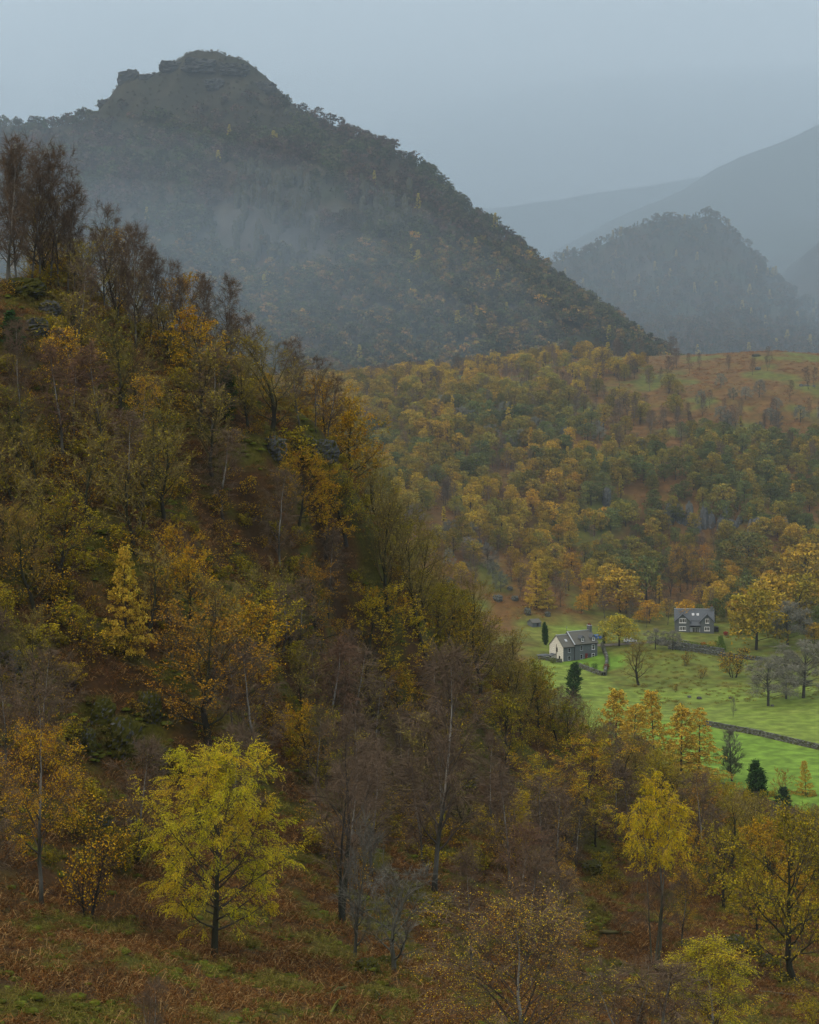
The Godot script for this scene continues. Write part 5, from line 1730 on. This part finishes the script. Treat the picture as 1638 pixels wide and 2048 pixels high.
func build_cottage() -> void:
	var o := thing("cottage", Vector3(52.2, 7.4, -604.0), deg_to_rad(32))
	tag(o, "long slate cottage with a cream gable end and two dormers", "house")
	part("wall", gabled(-6.7, -2.4, 3.6, 4.7, 7.9, -2.0), M.slate_wall, o)
	part("wall", gabled(-2.45, 6.7, 3.75, 5.3, 8.7, -2.0), M.slate_wall, o)
	part("gable_wall", gabled(-6.78, -6.66, 3.62, 4.7, 7.92, -2.0), M.render, o)
	for s in [-1, 1]:
		part("roof", roof_slab(-6.95, -2.42, 3.6, 4.7, 7.9, 0.3, 0.16, s), M.slate_mossy, o)
		part("roof", roof_slab(-2.6, 6.9, 3.75, 5.3, 8.7, 0.3, 0.16, s), M.slate_mossy, o)
	put("ridge_cap", Vector3(4.6, 0.14, 0.3), Vector3(-4.7, 8.1, 0), M.lead, o)
	put("ridge_cap", Vector3(9.5, 0.14, 0.3), Vector3(2.1, 8.9, 0), M.lead, o)
	var verge := part("roof_verge", roof_slab(-2.68, -2.38, 3.75, 5.3, 8.7, 0.3, 0.26, 1), M.lead, o)
	verge.position.y = 0.01
	for c in [[6.3, 0.0, 1.4]]:
		var ch := put("chimney", Vector3(0.9, 2.6, 1.5), Vector3(c[0], 9.0, c[1]), M.slate_wall, o)
		put("chimney_cap", Vector3(1.1, 0.12, 1.7), Vector3(0, 1.33, 0), M.lead, ch)
		for z in [-0.4, 0.4]: put("chimney_pot", Vector3(0.3, 0.6, 0.3), Vector3(0, 1.65, z), M.red_paint, ch)
	var mast := put("aerial", Vector3(0.06, 2.2, 0.06), Vector3(-2.5, 9.5, -0.3), M.dark_wood, o)
	for i in 3: put("aerial_bar", Vector3(0.7 - 0.15 * i, 0.05, 0.05), Vector3(0, 0.5 + 0.25 * i, 0), M.lead, mast)
	for x in [0.9, 5.2]:
		var d := part("dormer", gabled(1.6, 3.55, 0.62, 7.0, 7.75, 5.4, true), M.slate_wall, o)
		d.position.x = x
		for s in [-1, 1]: part("dormer_roof", roof_slab(1.2, 3.75, 0.62, 7.0, 7.75, 0.18, 0.1, s, true), M.slate, d)
		window(d, Vector3(0, 6.5, 3.58), 0.8, 1.0, 1, M.white)
	for w in [[-4.4, 3.5, 0.95, 1.3], [-4.4, 1.0, 0.95, 1.3], [0.3, 3.9, 1.0, 1.4], [0.3, 1.1, 1.0, 1.4], [5.0, 3.9, 1.05, 1.5], [5.0, 1.1, 1.05, 1.5]]:
		window(o, Vector3(w[0], w[1], 3.62 if w[0] < -2.0 else 3.77), w[2], w[3], 1, M.white if w[0] > 4.0 else M.lead)
	var door := put("door", Vector3(0.95, 2.1, 0.1), Vector3(2.3, 1.0, 3.78), M.red_paint, o)
	put("handle", Vector3(0.06, 0.14, 0.08), Vector3(0.36, 0, 0.06), M.lead, door)
	put("shutter", Vector3(1.0, 1.5, 0.08), Vector3(3.55, 1.2, 3.78), M.metal_grey, o)
	put("doorstep", Vector3(1.4, 0.2, 0.7), Vector3(2.3, -0.1, 4.1), M.slate, o)
	put("downpipe", Vector3(0.1, 5.4, 0.1), Vector3(-2.35, 2.4, 3.82), M.dark_wood, o)
	put("gutter", Vector3(9.3, 0.14, 0.14), Vector3(2.1, 5.0, 4.05), M.dark_wood, o)
	put("gutter", Vector3(4.4, 0.14, 0.14), Vector3(-4.6, 4.4, 3.9), M.dark_wood, o)
	# on the cream gable
	put("downpipe", Vector3(0.12, 6.0, 0.12), Vector3(-6.84, 2.2, 0.1), M.dark_wood, o)
	for w in [[0.4, 3.6, 0.7, 1.2], [1.8, 0.9, 0.7, 1.5]]:
		window(o, Vector3(-6.8, w[1], w[0]), w[2], w[3], 1, M.dark_wood, -PI * 0.5)
	var porch := put("porch", Vector3(1.5, 2.2, 1.8), Vector3(-7.5, 0.6, -1.4), M.render, o)
	put("porch_roof", Vector3(2.0, 0.14, 2.4), Vector3(-0.1, 1.2, 0), M.slate, porch).rotation.z = 0.3
	put("door", Vector3(0.08, 1.9, 0.85), Vector3(-0.76, -0.1, 0.2), M.dark_wood, porch)
	put("lean_to", Vector3(4.0, 2.6, 3.2), Vector3(-9.6, 0.2, -3.0), M.render, o)
	put("lean_to_roof", Vector3(4.4, 0.14, 3.6), Vector3(-9.6, 1.6, -3.0), M.slate, o)
	put("skylight", Vector3(0.8, 0.08, 1.0), Vector3(-4.4, 6.45, 1.85), M.lead, o).rotation.x = atan2(3.2, 3.6)
	put("terrace", Vector3(9.0, 1.2, 2.2), Vector3(1.0, -0.75, 4.8), M.stone, o)

func build_slate_house() -> void:
	var o := thing("slate_house", Vector3(98.0, 9.0, -654.0), deg_to_rad(-7))
	tag(o, "blue-grey slate house with two front gables and white windows", "house")
	part("wall", gabled(-6.6, 6.6, 3.6, 5.0, 8.2, -2.0), M.slate_wall, o)
	for s in [-1, 1]: part("roof", roof_slab(-6.85, 6.85, 3.6, 5.0, 8.2, 0.35, 0.15, s), M.slate, o)
	put("ridge_cap", Vector3(13.7, 0.13, 0.28), Vector3(0, 8.42, 0), M.lead, o)
	for g in [[-4.0, 2.5, 1.6], [4.3, 2.3, 1.6]]:
		var wing := part("front_gable", gabled(0.5, 3.6 + g[2], g[1], 4.7, 7.0, -2.0, true), M.slate_wall, o)
		wing.position.x = g[0]
		for s in [-1, 1]: part("gable_roof", roof_slab(0.2, 3.95 + g[2], g[1], 4.7, 7.0, 0.3, 0.14, s, true), M.slate, wing)
		var wide: float = 2.3 if g[0] < 0.0 else 1.2
		window(wing, Vector3(0, 4.9, 3.64 + g[2]), wide, 1.5, 4 if g[0] < 0.0 else 2, M.white)
		window(wing, Vector3(0, 2.2, 3.64 + g[2]), 2.3 if g[0] < 0.0 else 1.8, 1.4, 4 if g[0] < 0.0 else 3, M.white)
	var low := put("porch_roof", Vector3(3.9, 0.14, 2.6), Vector3(0.25, 4.1, 4.5), M.slate, o)
	low.rotation.x = 0.72
	put("porch_wall", Vector3(3.6, 2.4, 0.1), Vector3(0.25, 1.3, 3.7), M.white, o)
	var glazed := put("glazed_door", Vector3(2.2, 2.1, 0.1), Vector3(0.5, 1.5, 3.8), M.white, o)
	for i in 4: put("pane", Vector3(0.4, 1.8, 0.06), Vector3(-0.81 + 0.54 * i, 0, 0.04), M.glass, glazed)
	for x in [-0.4, 1.2]:
		var sk := put("skylight", Vector3(0.75, 0.1, 0.95), Vector3(x, 6.72, 1.98), M.white, o)
		sk.rotation.x = atan2(3.2, 3.6)
		put("pane", Vector3(0.55, 0.05, 0.75), Vector3(0, 0.05, 0), M.lead, sk)
	var ch := put("chimney", Vector3(0.9, 2.0, 0.9), Vector3(6.0, 8.3, 0.4), M.slate_wall, o)
	put("chimney_pot", Vector3(0.3, 0.5, 0.3), Vector3(0, 1.25, 0), M.red_paint, ch)
	put("terrace", Vector3(14.0, 2.0, 2.6), Vector3(0, -0.8, 6.4), M.stone, o)
	put("bench", Vector3(2.6, 0.1, 0.5), Vector3(-4.4, 0.65, 6.9), M.dark_wood, o)
	put("side_lean_to", Vector3(1.6, 2.4, 3.0), Vector3(7.5, 1.2, 0.5), M.dark_wood, o)

func build_hut() -> void:
	var o := thing("stone_hut", Vector3(42.5, lands.middle.y(42.5, -647.5), -647.5), deg_to_rad(35))
	tag(o, "small low stone hut with a pale slab roof in the pasture", "hut")
	part("wall", gabled(-1.8, 1.8, 1.4, 1.3, 2.3, -1.0), M.slate_wall, o)
	for s in [-1, 1]: part("roof", roof_slab(-2.0, 2.0, 1.4, 1.3, 2.3, 0.25, 0.12, s), M.slate_mossy, o)
	put("doorway", Vector3(0.8, 1.1, 0.06), Vector3(0.4, 0.5, 1.42), M.dark_wood, o)

func build_car(at: Vector3, turn: float, paint: Material, label: String) -> void:
	var o := thing("parked_car", at, turn)
	tag(o, label, "car")
	var side := [Vector2(-2.05, 0.32), Vector2(-2.1, 0.75), Vector2(-1.95, 0.98), Vector2(-1.75, 1.02), Vector2(-1.35, 1.46), Vector2(0.2, 1.5), Vector2(0.95, 1.06), Vector2(1.9, 0.9), Vector2(2.08, 0.62), Vector2(2.05, 0.32)]
	var st := SurfaceTool.new()
	st.begin(Mesh.PRIMITIVE_TRIANGLES)
	st.set_smooth_group(-1)
	for i in side.size():
		var a: Vector2 = side[i]
		var b: Vector2 = side[(i + 1) % side.size()]
		var wa := 0.84 if a.y < 1.2 else 0.64
		var wb := 0.84 if b.y < 1.2 else 0.64
		quad(st, Vector3(a.x, a.y, -wa), Vector3(b.x, b.y, -wb), Vector3(b.x, b.y, wb), Vector3(a.x, a.y, wa))
		for s in [-1, 1]:
			st.add_vertex(Vector3(0, 0.7, 0.86 * s))
			st.add_vertex(Vector3(a.x, a.y, wa * s))
			st.add_vertex(Vector3(b.x, b.y, wb * s))
	st.generate_normals()
	part("body", st.commit(), paint, o)
	for s in [-1, 1]:
		for x in [-1.3, 1.3]:
			var cyl := CylinderMesh.new()
			cyl.top_radius = 0.32
			cyl.bottom_radius = 0.32
			cyl.height = 0.22
			cyl.radial_segments = 18
			var w := part("wheel", cyl, M.tyre, o)
			w.position = Vector3(x, 0.32, 0.78 * s)
			w.rotation.x = PI * 0.5
			var hub := CylinderMesh.new()
			hub.top_radius = 0.19
			hub.bottom_radius = 0.19
			hub.height = 0.25
			part("rim", hub, M.lead, w)
		for x in [-0.75, 0.1]:
			var pane := put("side_window", Vector3(0.72, 0.34, 0.05), Vector3(x, 1.24, 0.745 * s), M.glass, o)
			pane.rotation.x = -0.44 * s
		put("headlight", Vector3(0.1, 0.16, 0.34), Vector3(2.03, 0.72, 0.56 * s), M.lead, o)
	put("windscreen", Vector3(0.84, 0.05, 1.2), Vector3(0.6, 1.3, 0), M.glass, o).rotation.z = -0.53
	put("rear_window", Vector3(0.55, 0.05, 1.15), Vector3(-1.57, 1.26, 0), M.glass, o).rotation.z = 0.83

# a dry-stone wall: rough stones laid on a rubble core
func build_stone_wall(way: Array, height: float, thick: float, label: String) -> void:
	var v := PackedVector3Array()
	var c := PackedColorArray()
	var core := SurfaceTool.new()
	core.begin(Mesh.PRIMITIVE_TRIANGLES)
	core.set_smooth_group(-1)
	var mid := Vector3(way[0][0], 0, way[0][1])
	mid.y = ground(mid.x, mid.z)
	var stone := func(at: Vector3, along: Vector3, size: Vector3) -> void:
		var across := along.cross(Vector3.UP)
		var p := []
		for k in 8:
			p.append(at + along * size.x * (0.5 if k & 1 else -0.5) * rng.randf_range(0.8, 1.1) + Vector3.UP * size.y * (0.5 if k & 2 else -0.5) * rng.randf_range(0.75, 1.1) + across * size.z * (0.5 if k & 4 else -0.5) * rng.randf_range(0.8, 1.1))
		var g := rng.randf_range(0.55, 1.35)
		var col := Color(0.19 * g, 0.195 * g, 0.17 * g)
		if rng.randf() < 0.25: col = Color(0.11 * g, 0.12 * g, 0.045 * g)
		if rng.randf() < 0.06: col = Color(0.3, 0.31, 0.28)
		for f in [[0, 1, 3, 2], [4, 6, 7, 5], [0, 4, 5, 1], [2, 3, 7, 6], [0, 2, 6, 4], [1, 5, 7, 3]]:
			for k in [0, 1, 2, 0, 2, 3]:
				v.append(p[f[k]])
				c.append(col)
	for i in way.size() - 1:
		var a := Vector2(way[i][0], way[i][1])
		var b := Vector2(way[i + 1][0], way[i + 1][1])
		var n := maxi(1, int(a.distance_to(b) / 0.5))
		var dir := (b - a).normalized()
		var along := Vector3(dir.x, 0, dir.y)
		var across := along.cross(Vector3.UP)
		for k in n:
			var q := a.lerp(b, (k + 0.5) / n)
			var at := Vector3(q.x, ground(q.x, q.y), q.y) - mid
			var hh := height * (1.0 + 0.06 * noise_c.get_noise_2d(q.x, q.y))
			for s in [-1, 1]:
				var y := 0.0
				while y < hh - 0.12:
					var t := rng.randf_range(0.18, 0.32)
					stone.call(at + along * rng.randf_range(-0.15, 0.15) + across * (thick * 0.5 * s * (1.0 - 0.25 * y / hh)) + Vector3(0, y + t * 0.4, 0), along, Vector3(0.5, t, 0.3))
					y += t * 0.95
			stone.call(at + Vector3(0, hh, 0), along, Vector3(0.45, 0.28, thick))
			var w := across * (thick * 0.42)
			var e0 := at - along * 0.28
			var e1 := at + along * 0.28
			quad(core, e0 + w - Vector3(0, 0.4, 0), e1 + w - Vector3(0, 0.4, 0), e1 + w * 0.7 + Vector3(0, hh, 0), e0 + w * 0.7 + Vector3(0, hh, 0))
			quad(core, e0 - w - Vector3(0, 0.4, 0), e1 - w - Vector3(0, 0.4, 0), e1 - w * 0.7 + Vector3(0, hh, 0), e0 - w * 0.7 + Vector3(0, hh, 0))
	var o := thing("stone_wall", mid)
	tag(o, label, "stone wall")
	core.generate_normals()
	part("core", core.commit(), M.slate_wall, o)
	var stones := part("stone", mesh_from(v, c), M.stone, o)
	stones.set_meta("kind", "stuff")

func build_hedge(way: Array, height: float, thick: float, label: String) -> void:
	cv = PackedVector3Array()
	cc = PackedColorArray()
	for i in way.size() - 1:
		var a := Vector3(way[i][0], 0, way[i][1])
		var b := Vector3(way[i + 1][0], 0, way[i + 1][1])
		for k in int(a.distance_to(b) * 130.0):
			var p := a.lerp(b, rng.randf())
			p.y = ground(p.x, p.z) + rng.randf() * height + float(way[i][2])
			p += Vector3(rf(-0.5, 0.5), 0, rf(-0.5, 0.5)) * thick
			var g := rf(0.7, 1.3)
			leaf_tri(p, 0.14, Color(0.07 * g, 0.11 * g, 0.018 * g))
	var o := single("garden_hedge", mesh_from(cv, cc), M.leaf)
	tag(o, label, "hedge")

func build_shrub(at: Vector3, r: float, col: Color, label: String) -> void:
	cv = PackedVector3Array()
	cc = PackedColorArray()
	for k in int(260 * r):
		var d := rv().normalized() * r * pow(rng.randf(), 0.4)
		var g := rf(0.65, 1.3)
		leaf_tri(Vector3(0, r * 0.6, 0) + d * Vector3(1, 0.8, 1), 0.15, Color(col.r * g, col.g * g, col.b * g))
	for k in 8: rib(Vector3(rf(-0.1, 0.1), -0.2, rf(-0.1, 0.1)), Vector3(0, r * 0.4, 0) + rv() * r * 0.3, Vector3(0, r * 0.8, 0) + rv() * r * 0.6, 0.06, Color(0.06, 0.045, 0.03))
	var o := single("garden_shrub", mesh_from(cv, cc), M.leaf, at)
	tag(o, label, "shrub")

func build_log(a: Vector3, b: Vector3, r: float, col: Color, col2: Color, label: String) -> void:
	tv = PackedVector3Array()
	tn = PackedVector3Array()
	tc = PackedColorArray()
	ti = PackedInt32Array()
	var o := thing("fallen_log", a)
	tag(o, label, "log")
	var d := b - a
	var pts := PackedVector3Array()
	var rads := PackedFloat32Array()
	for i in 7:
		pts.append(d * (i / 6.0) + rv() * r * 0.35)
		rads.append(r * (1.0 - 0.07 * i) * (0.02 if i == 0 or i == 6 else 1.0))
	pts[0] = pts[1].lerp(pts[0], 0.98)
	tube(pts, rads, 8, col, col2)
	part("trunk", mesh_from(tv, tc, tn, ti), M.bark, o)
	tv = PackedVector3Array()
	tn = PackedVector3Array()
	tc = PackedColorArray()
	ti = PackedInt32Array()
	var s := d * 0.6
	tube(PackedVector3Array([s, s + Vector3(0.2, r * 3.0, 0.2), s + Vector3(0.5, r * 4.5, 0.1)]), PackedFloat32Array([r * 0.4, r * 0.3, r * 0.1]), 5, col, col2)
	part("branch_stub", mesh_from(tv, tc, tn, ti), M.bark, o)

func on_ground(x: float, z: float, up := 0.0) -> Vector3:
	return Vector3(x, ground(x, z) + up, z)

func build_valley() -> void:
	rng.seed = 2024
	build_cottage()
	build_slate_house()
	build_hut()
	build_car(on_ground(72.0, -619.0, 0.02), 0.35, M.car_white, "white car parked by the round yellow-green tree")
	build_car(on_ground(62.5, -628.0, 0.02), 0.2, M.blue, "blue car behind the cottage's chimney end")
	build_stone_wall([[77.0, -494.0], [83.5, -485.2], [89.8, -477.7], [100.5, -462.5], [118.0, -440.0]], 1.25, 0.6, "long dry-stone wall crossing the green field")
	build_stone_wall([[80.0, -616.0], [85.4, -612.0], [92.8, -611.5], [101.5, -612.0]], 1.7, 0.8, "upper dry-stone retaining wall of the slate house garden")
	build_stone_wall([[83.0, -608.0], [92.8, -607.0], [101.0, -607.0], [113.0, -606.0]], 1.2, 0.8, "lower dry-stone wall below the slate house garden")
	build_stone_wall([[62.4, -615.1], [62.4, -599.0], [59.6, -578.5]], 1.2, 0.7, "dry-stone wall running down beside the cottage lawn")
	build_stone_wall([[53.0, -592.0], [59.0, -579.0]], 1.1, 0.7, "short garden wall below the cottage terrace")
	build_stone_wall([[40.5, -597.0], [48.0, -596.5]], 1.0, 0.6, "low wall in front of the cream gable")
	build_hedge([[81.0, -617.5, 1.0], [102.0, -613.5, 1.0], [103.5, -634.0, 0.5]], 1.0, 0.9, "clipped green hedge along the garden terrace")
	build_hedge([[102.0, -613.5, 1.0], [104.5, -636.0, 0.3]], 0.9, 0.8, "clipped green hedge closing the end of the garden")
	build_shrub(on_ground(98.5, -618.0, 0.4), 1.9, Color(0.30, 0.20, 0.03), "golden garden shrub behind the clipped hedge")
	build_shrub(on_ground(95.8, -618.5, 0.4), 1.3, Color(0.30, 0.10, 0.02), "orange garden shrub next to the golden one")
	build_shrub(on_ground(88.5, -618.0, 0.4), 0.9, Color(0.38, 0.34, 0.03), "small bright yellow shrub on the garden terrace")
	build_shrub(on_ground(101.5, -624.0, 0.4), 1.5, Color(0.06, 0.11, 0.02), "green shrub at the end of the garden")
	build_shrub(on_ground(107.5, -645.0, 0.2), 1.0, Color(0.22, 0.02, 0.025), "dark red shrub beside the slate house")
	build_shrub(on_ground(57.5, -589.0, 0.2), 1.2, Color(0.05, 0.09, 0.02), "green shrub in the cottage garden")
	build_shrub(on_ground(55.0, -590.5, 0.2), 1.1, Color(0.13, 0.14, 0.03), "yellow-green shrub in the cottage garden")
	build_shrub(on_ground(61.0, -587.0, 0.2), 1.3, Color(0.14, 0.05, 0.03), "russet shrub by the garden wall")
	build_shrub(on_ground(45.0, -594.5, 0.2), 1.2, Color(0.10, 0.12, 0.03), "olive shrub below the cream gable")
	# the track to the cottage
	var st := SurfaceTool.new()
	st.begin(Mesh.PRIMITIVE_TRIANGLES)
	st.set_smooth_group(-1)
	var way := [Vector2(58.5, -617.0), Vector2(66.0, -615.5), Vector2(74.0, -617.0), Vector2(84.0, -622.0), Vector2(92.0, -632.0)]
	for i in way.size() - 1:
		for k in 8:
			var a: Vector2 = way[i].lerp(way[i + 1], k / 8.0)
			var b: Vector2 = way[i].lerp(way[i + 1], (k + 1) / 8.0)
			var w: Vector2 = (way[i + 1] - way[i]).orthogonal().normalized() * 1.7
			quad(st, on_ground(a.x + w.x, a.y + w.y, 0.12), on_ground(b.x + w.x, b.y + w.y, 0.12), on_ground(b.x - w.x, b.y - w.y, 0.12), on_ground(a.x - w.x, a.y - w.y, 0.12))
	st.generate_normals()
	structure("track", st.commit(), M.track, "pale gravel track leading to the end of the cottage", "track")
	for r in VALLEY_TREES:
		var list: Array = protos[r[1]]
		var pr: Dictionary = list[r[2] % list.size()]
		var s: float = r[5] / pr.h
		var o := plant(r[0], pr, on_ground(r[3], r[4]), deg_to_rad(r[7]), Vector3(s * r[6], s, s * r[6]), M[r[8]])
		tag(o, r[9], (r[0] as String).get_slice("_", 0) + (" bush" if (r[0] as String).ends_with("bush") else " tree"))
	for l in LOGS:
		build_log(on_ground(l[0], l[1], l[6]), on_ground(l[2], l[3], l[6] + l[7]), l[4], l[5], l[8], l[9])
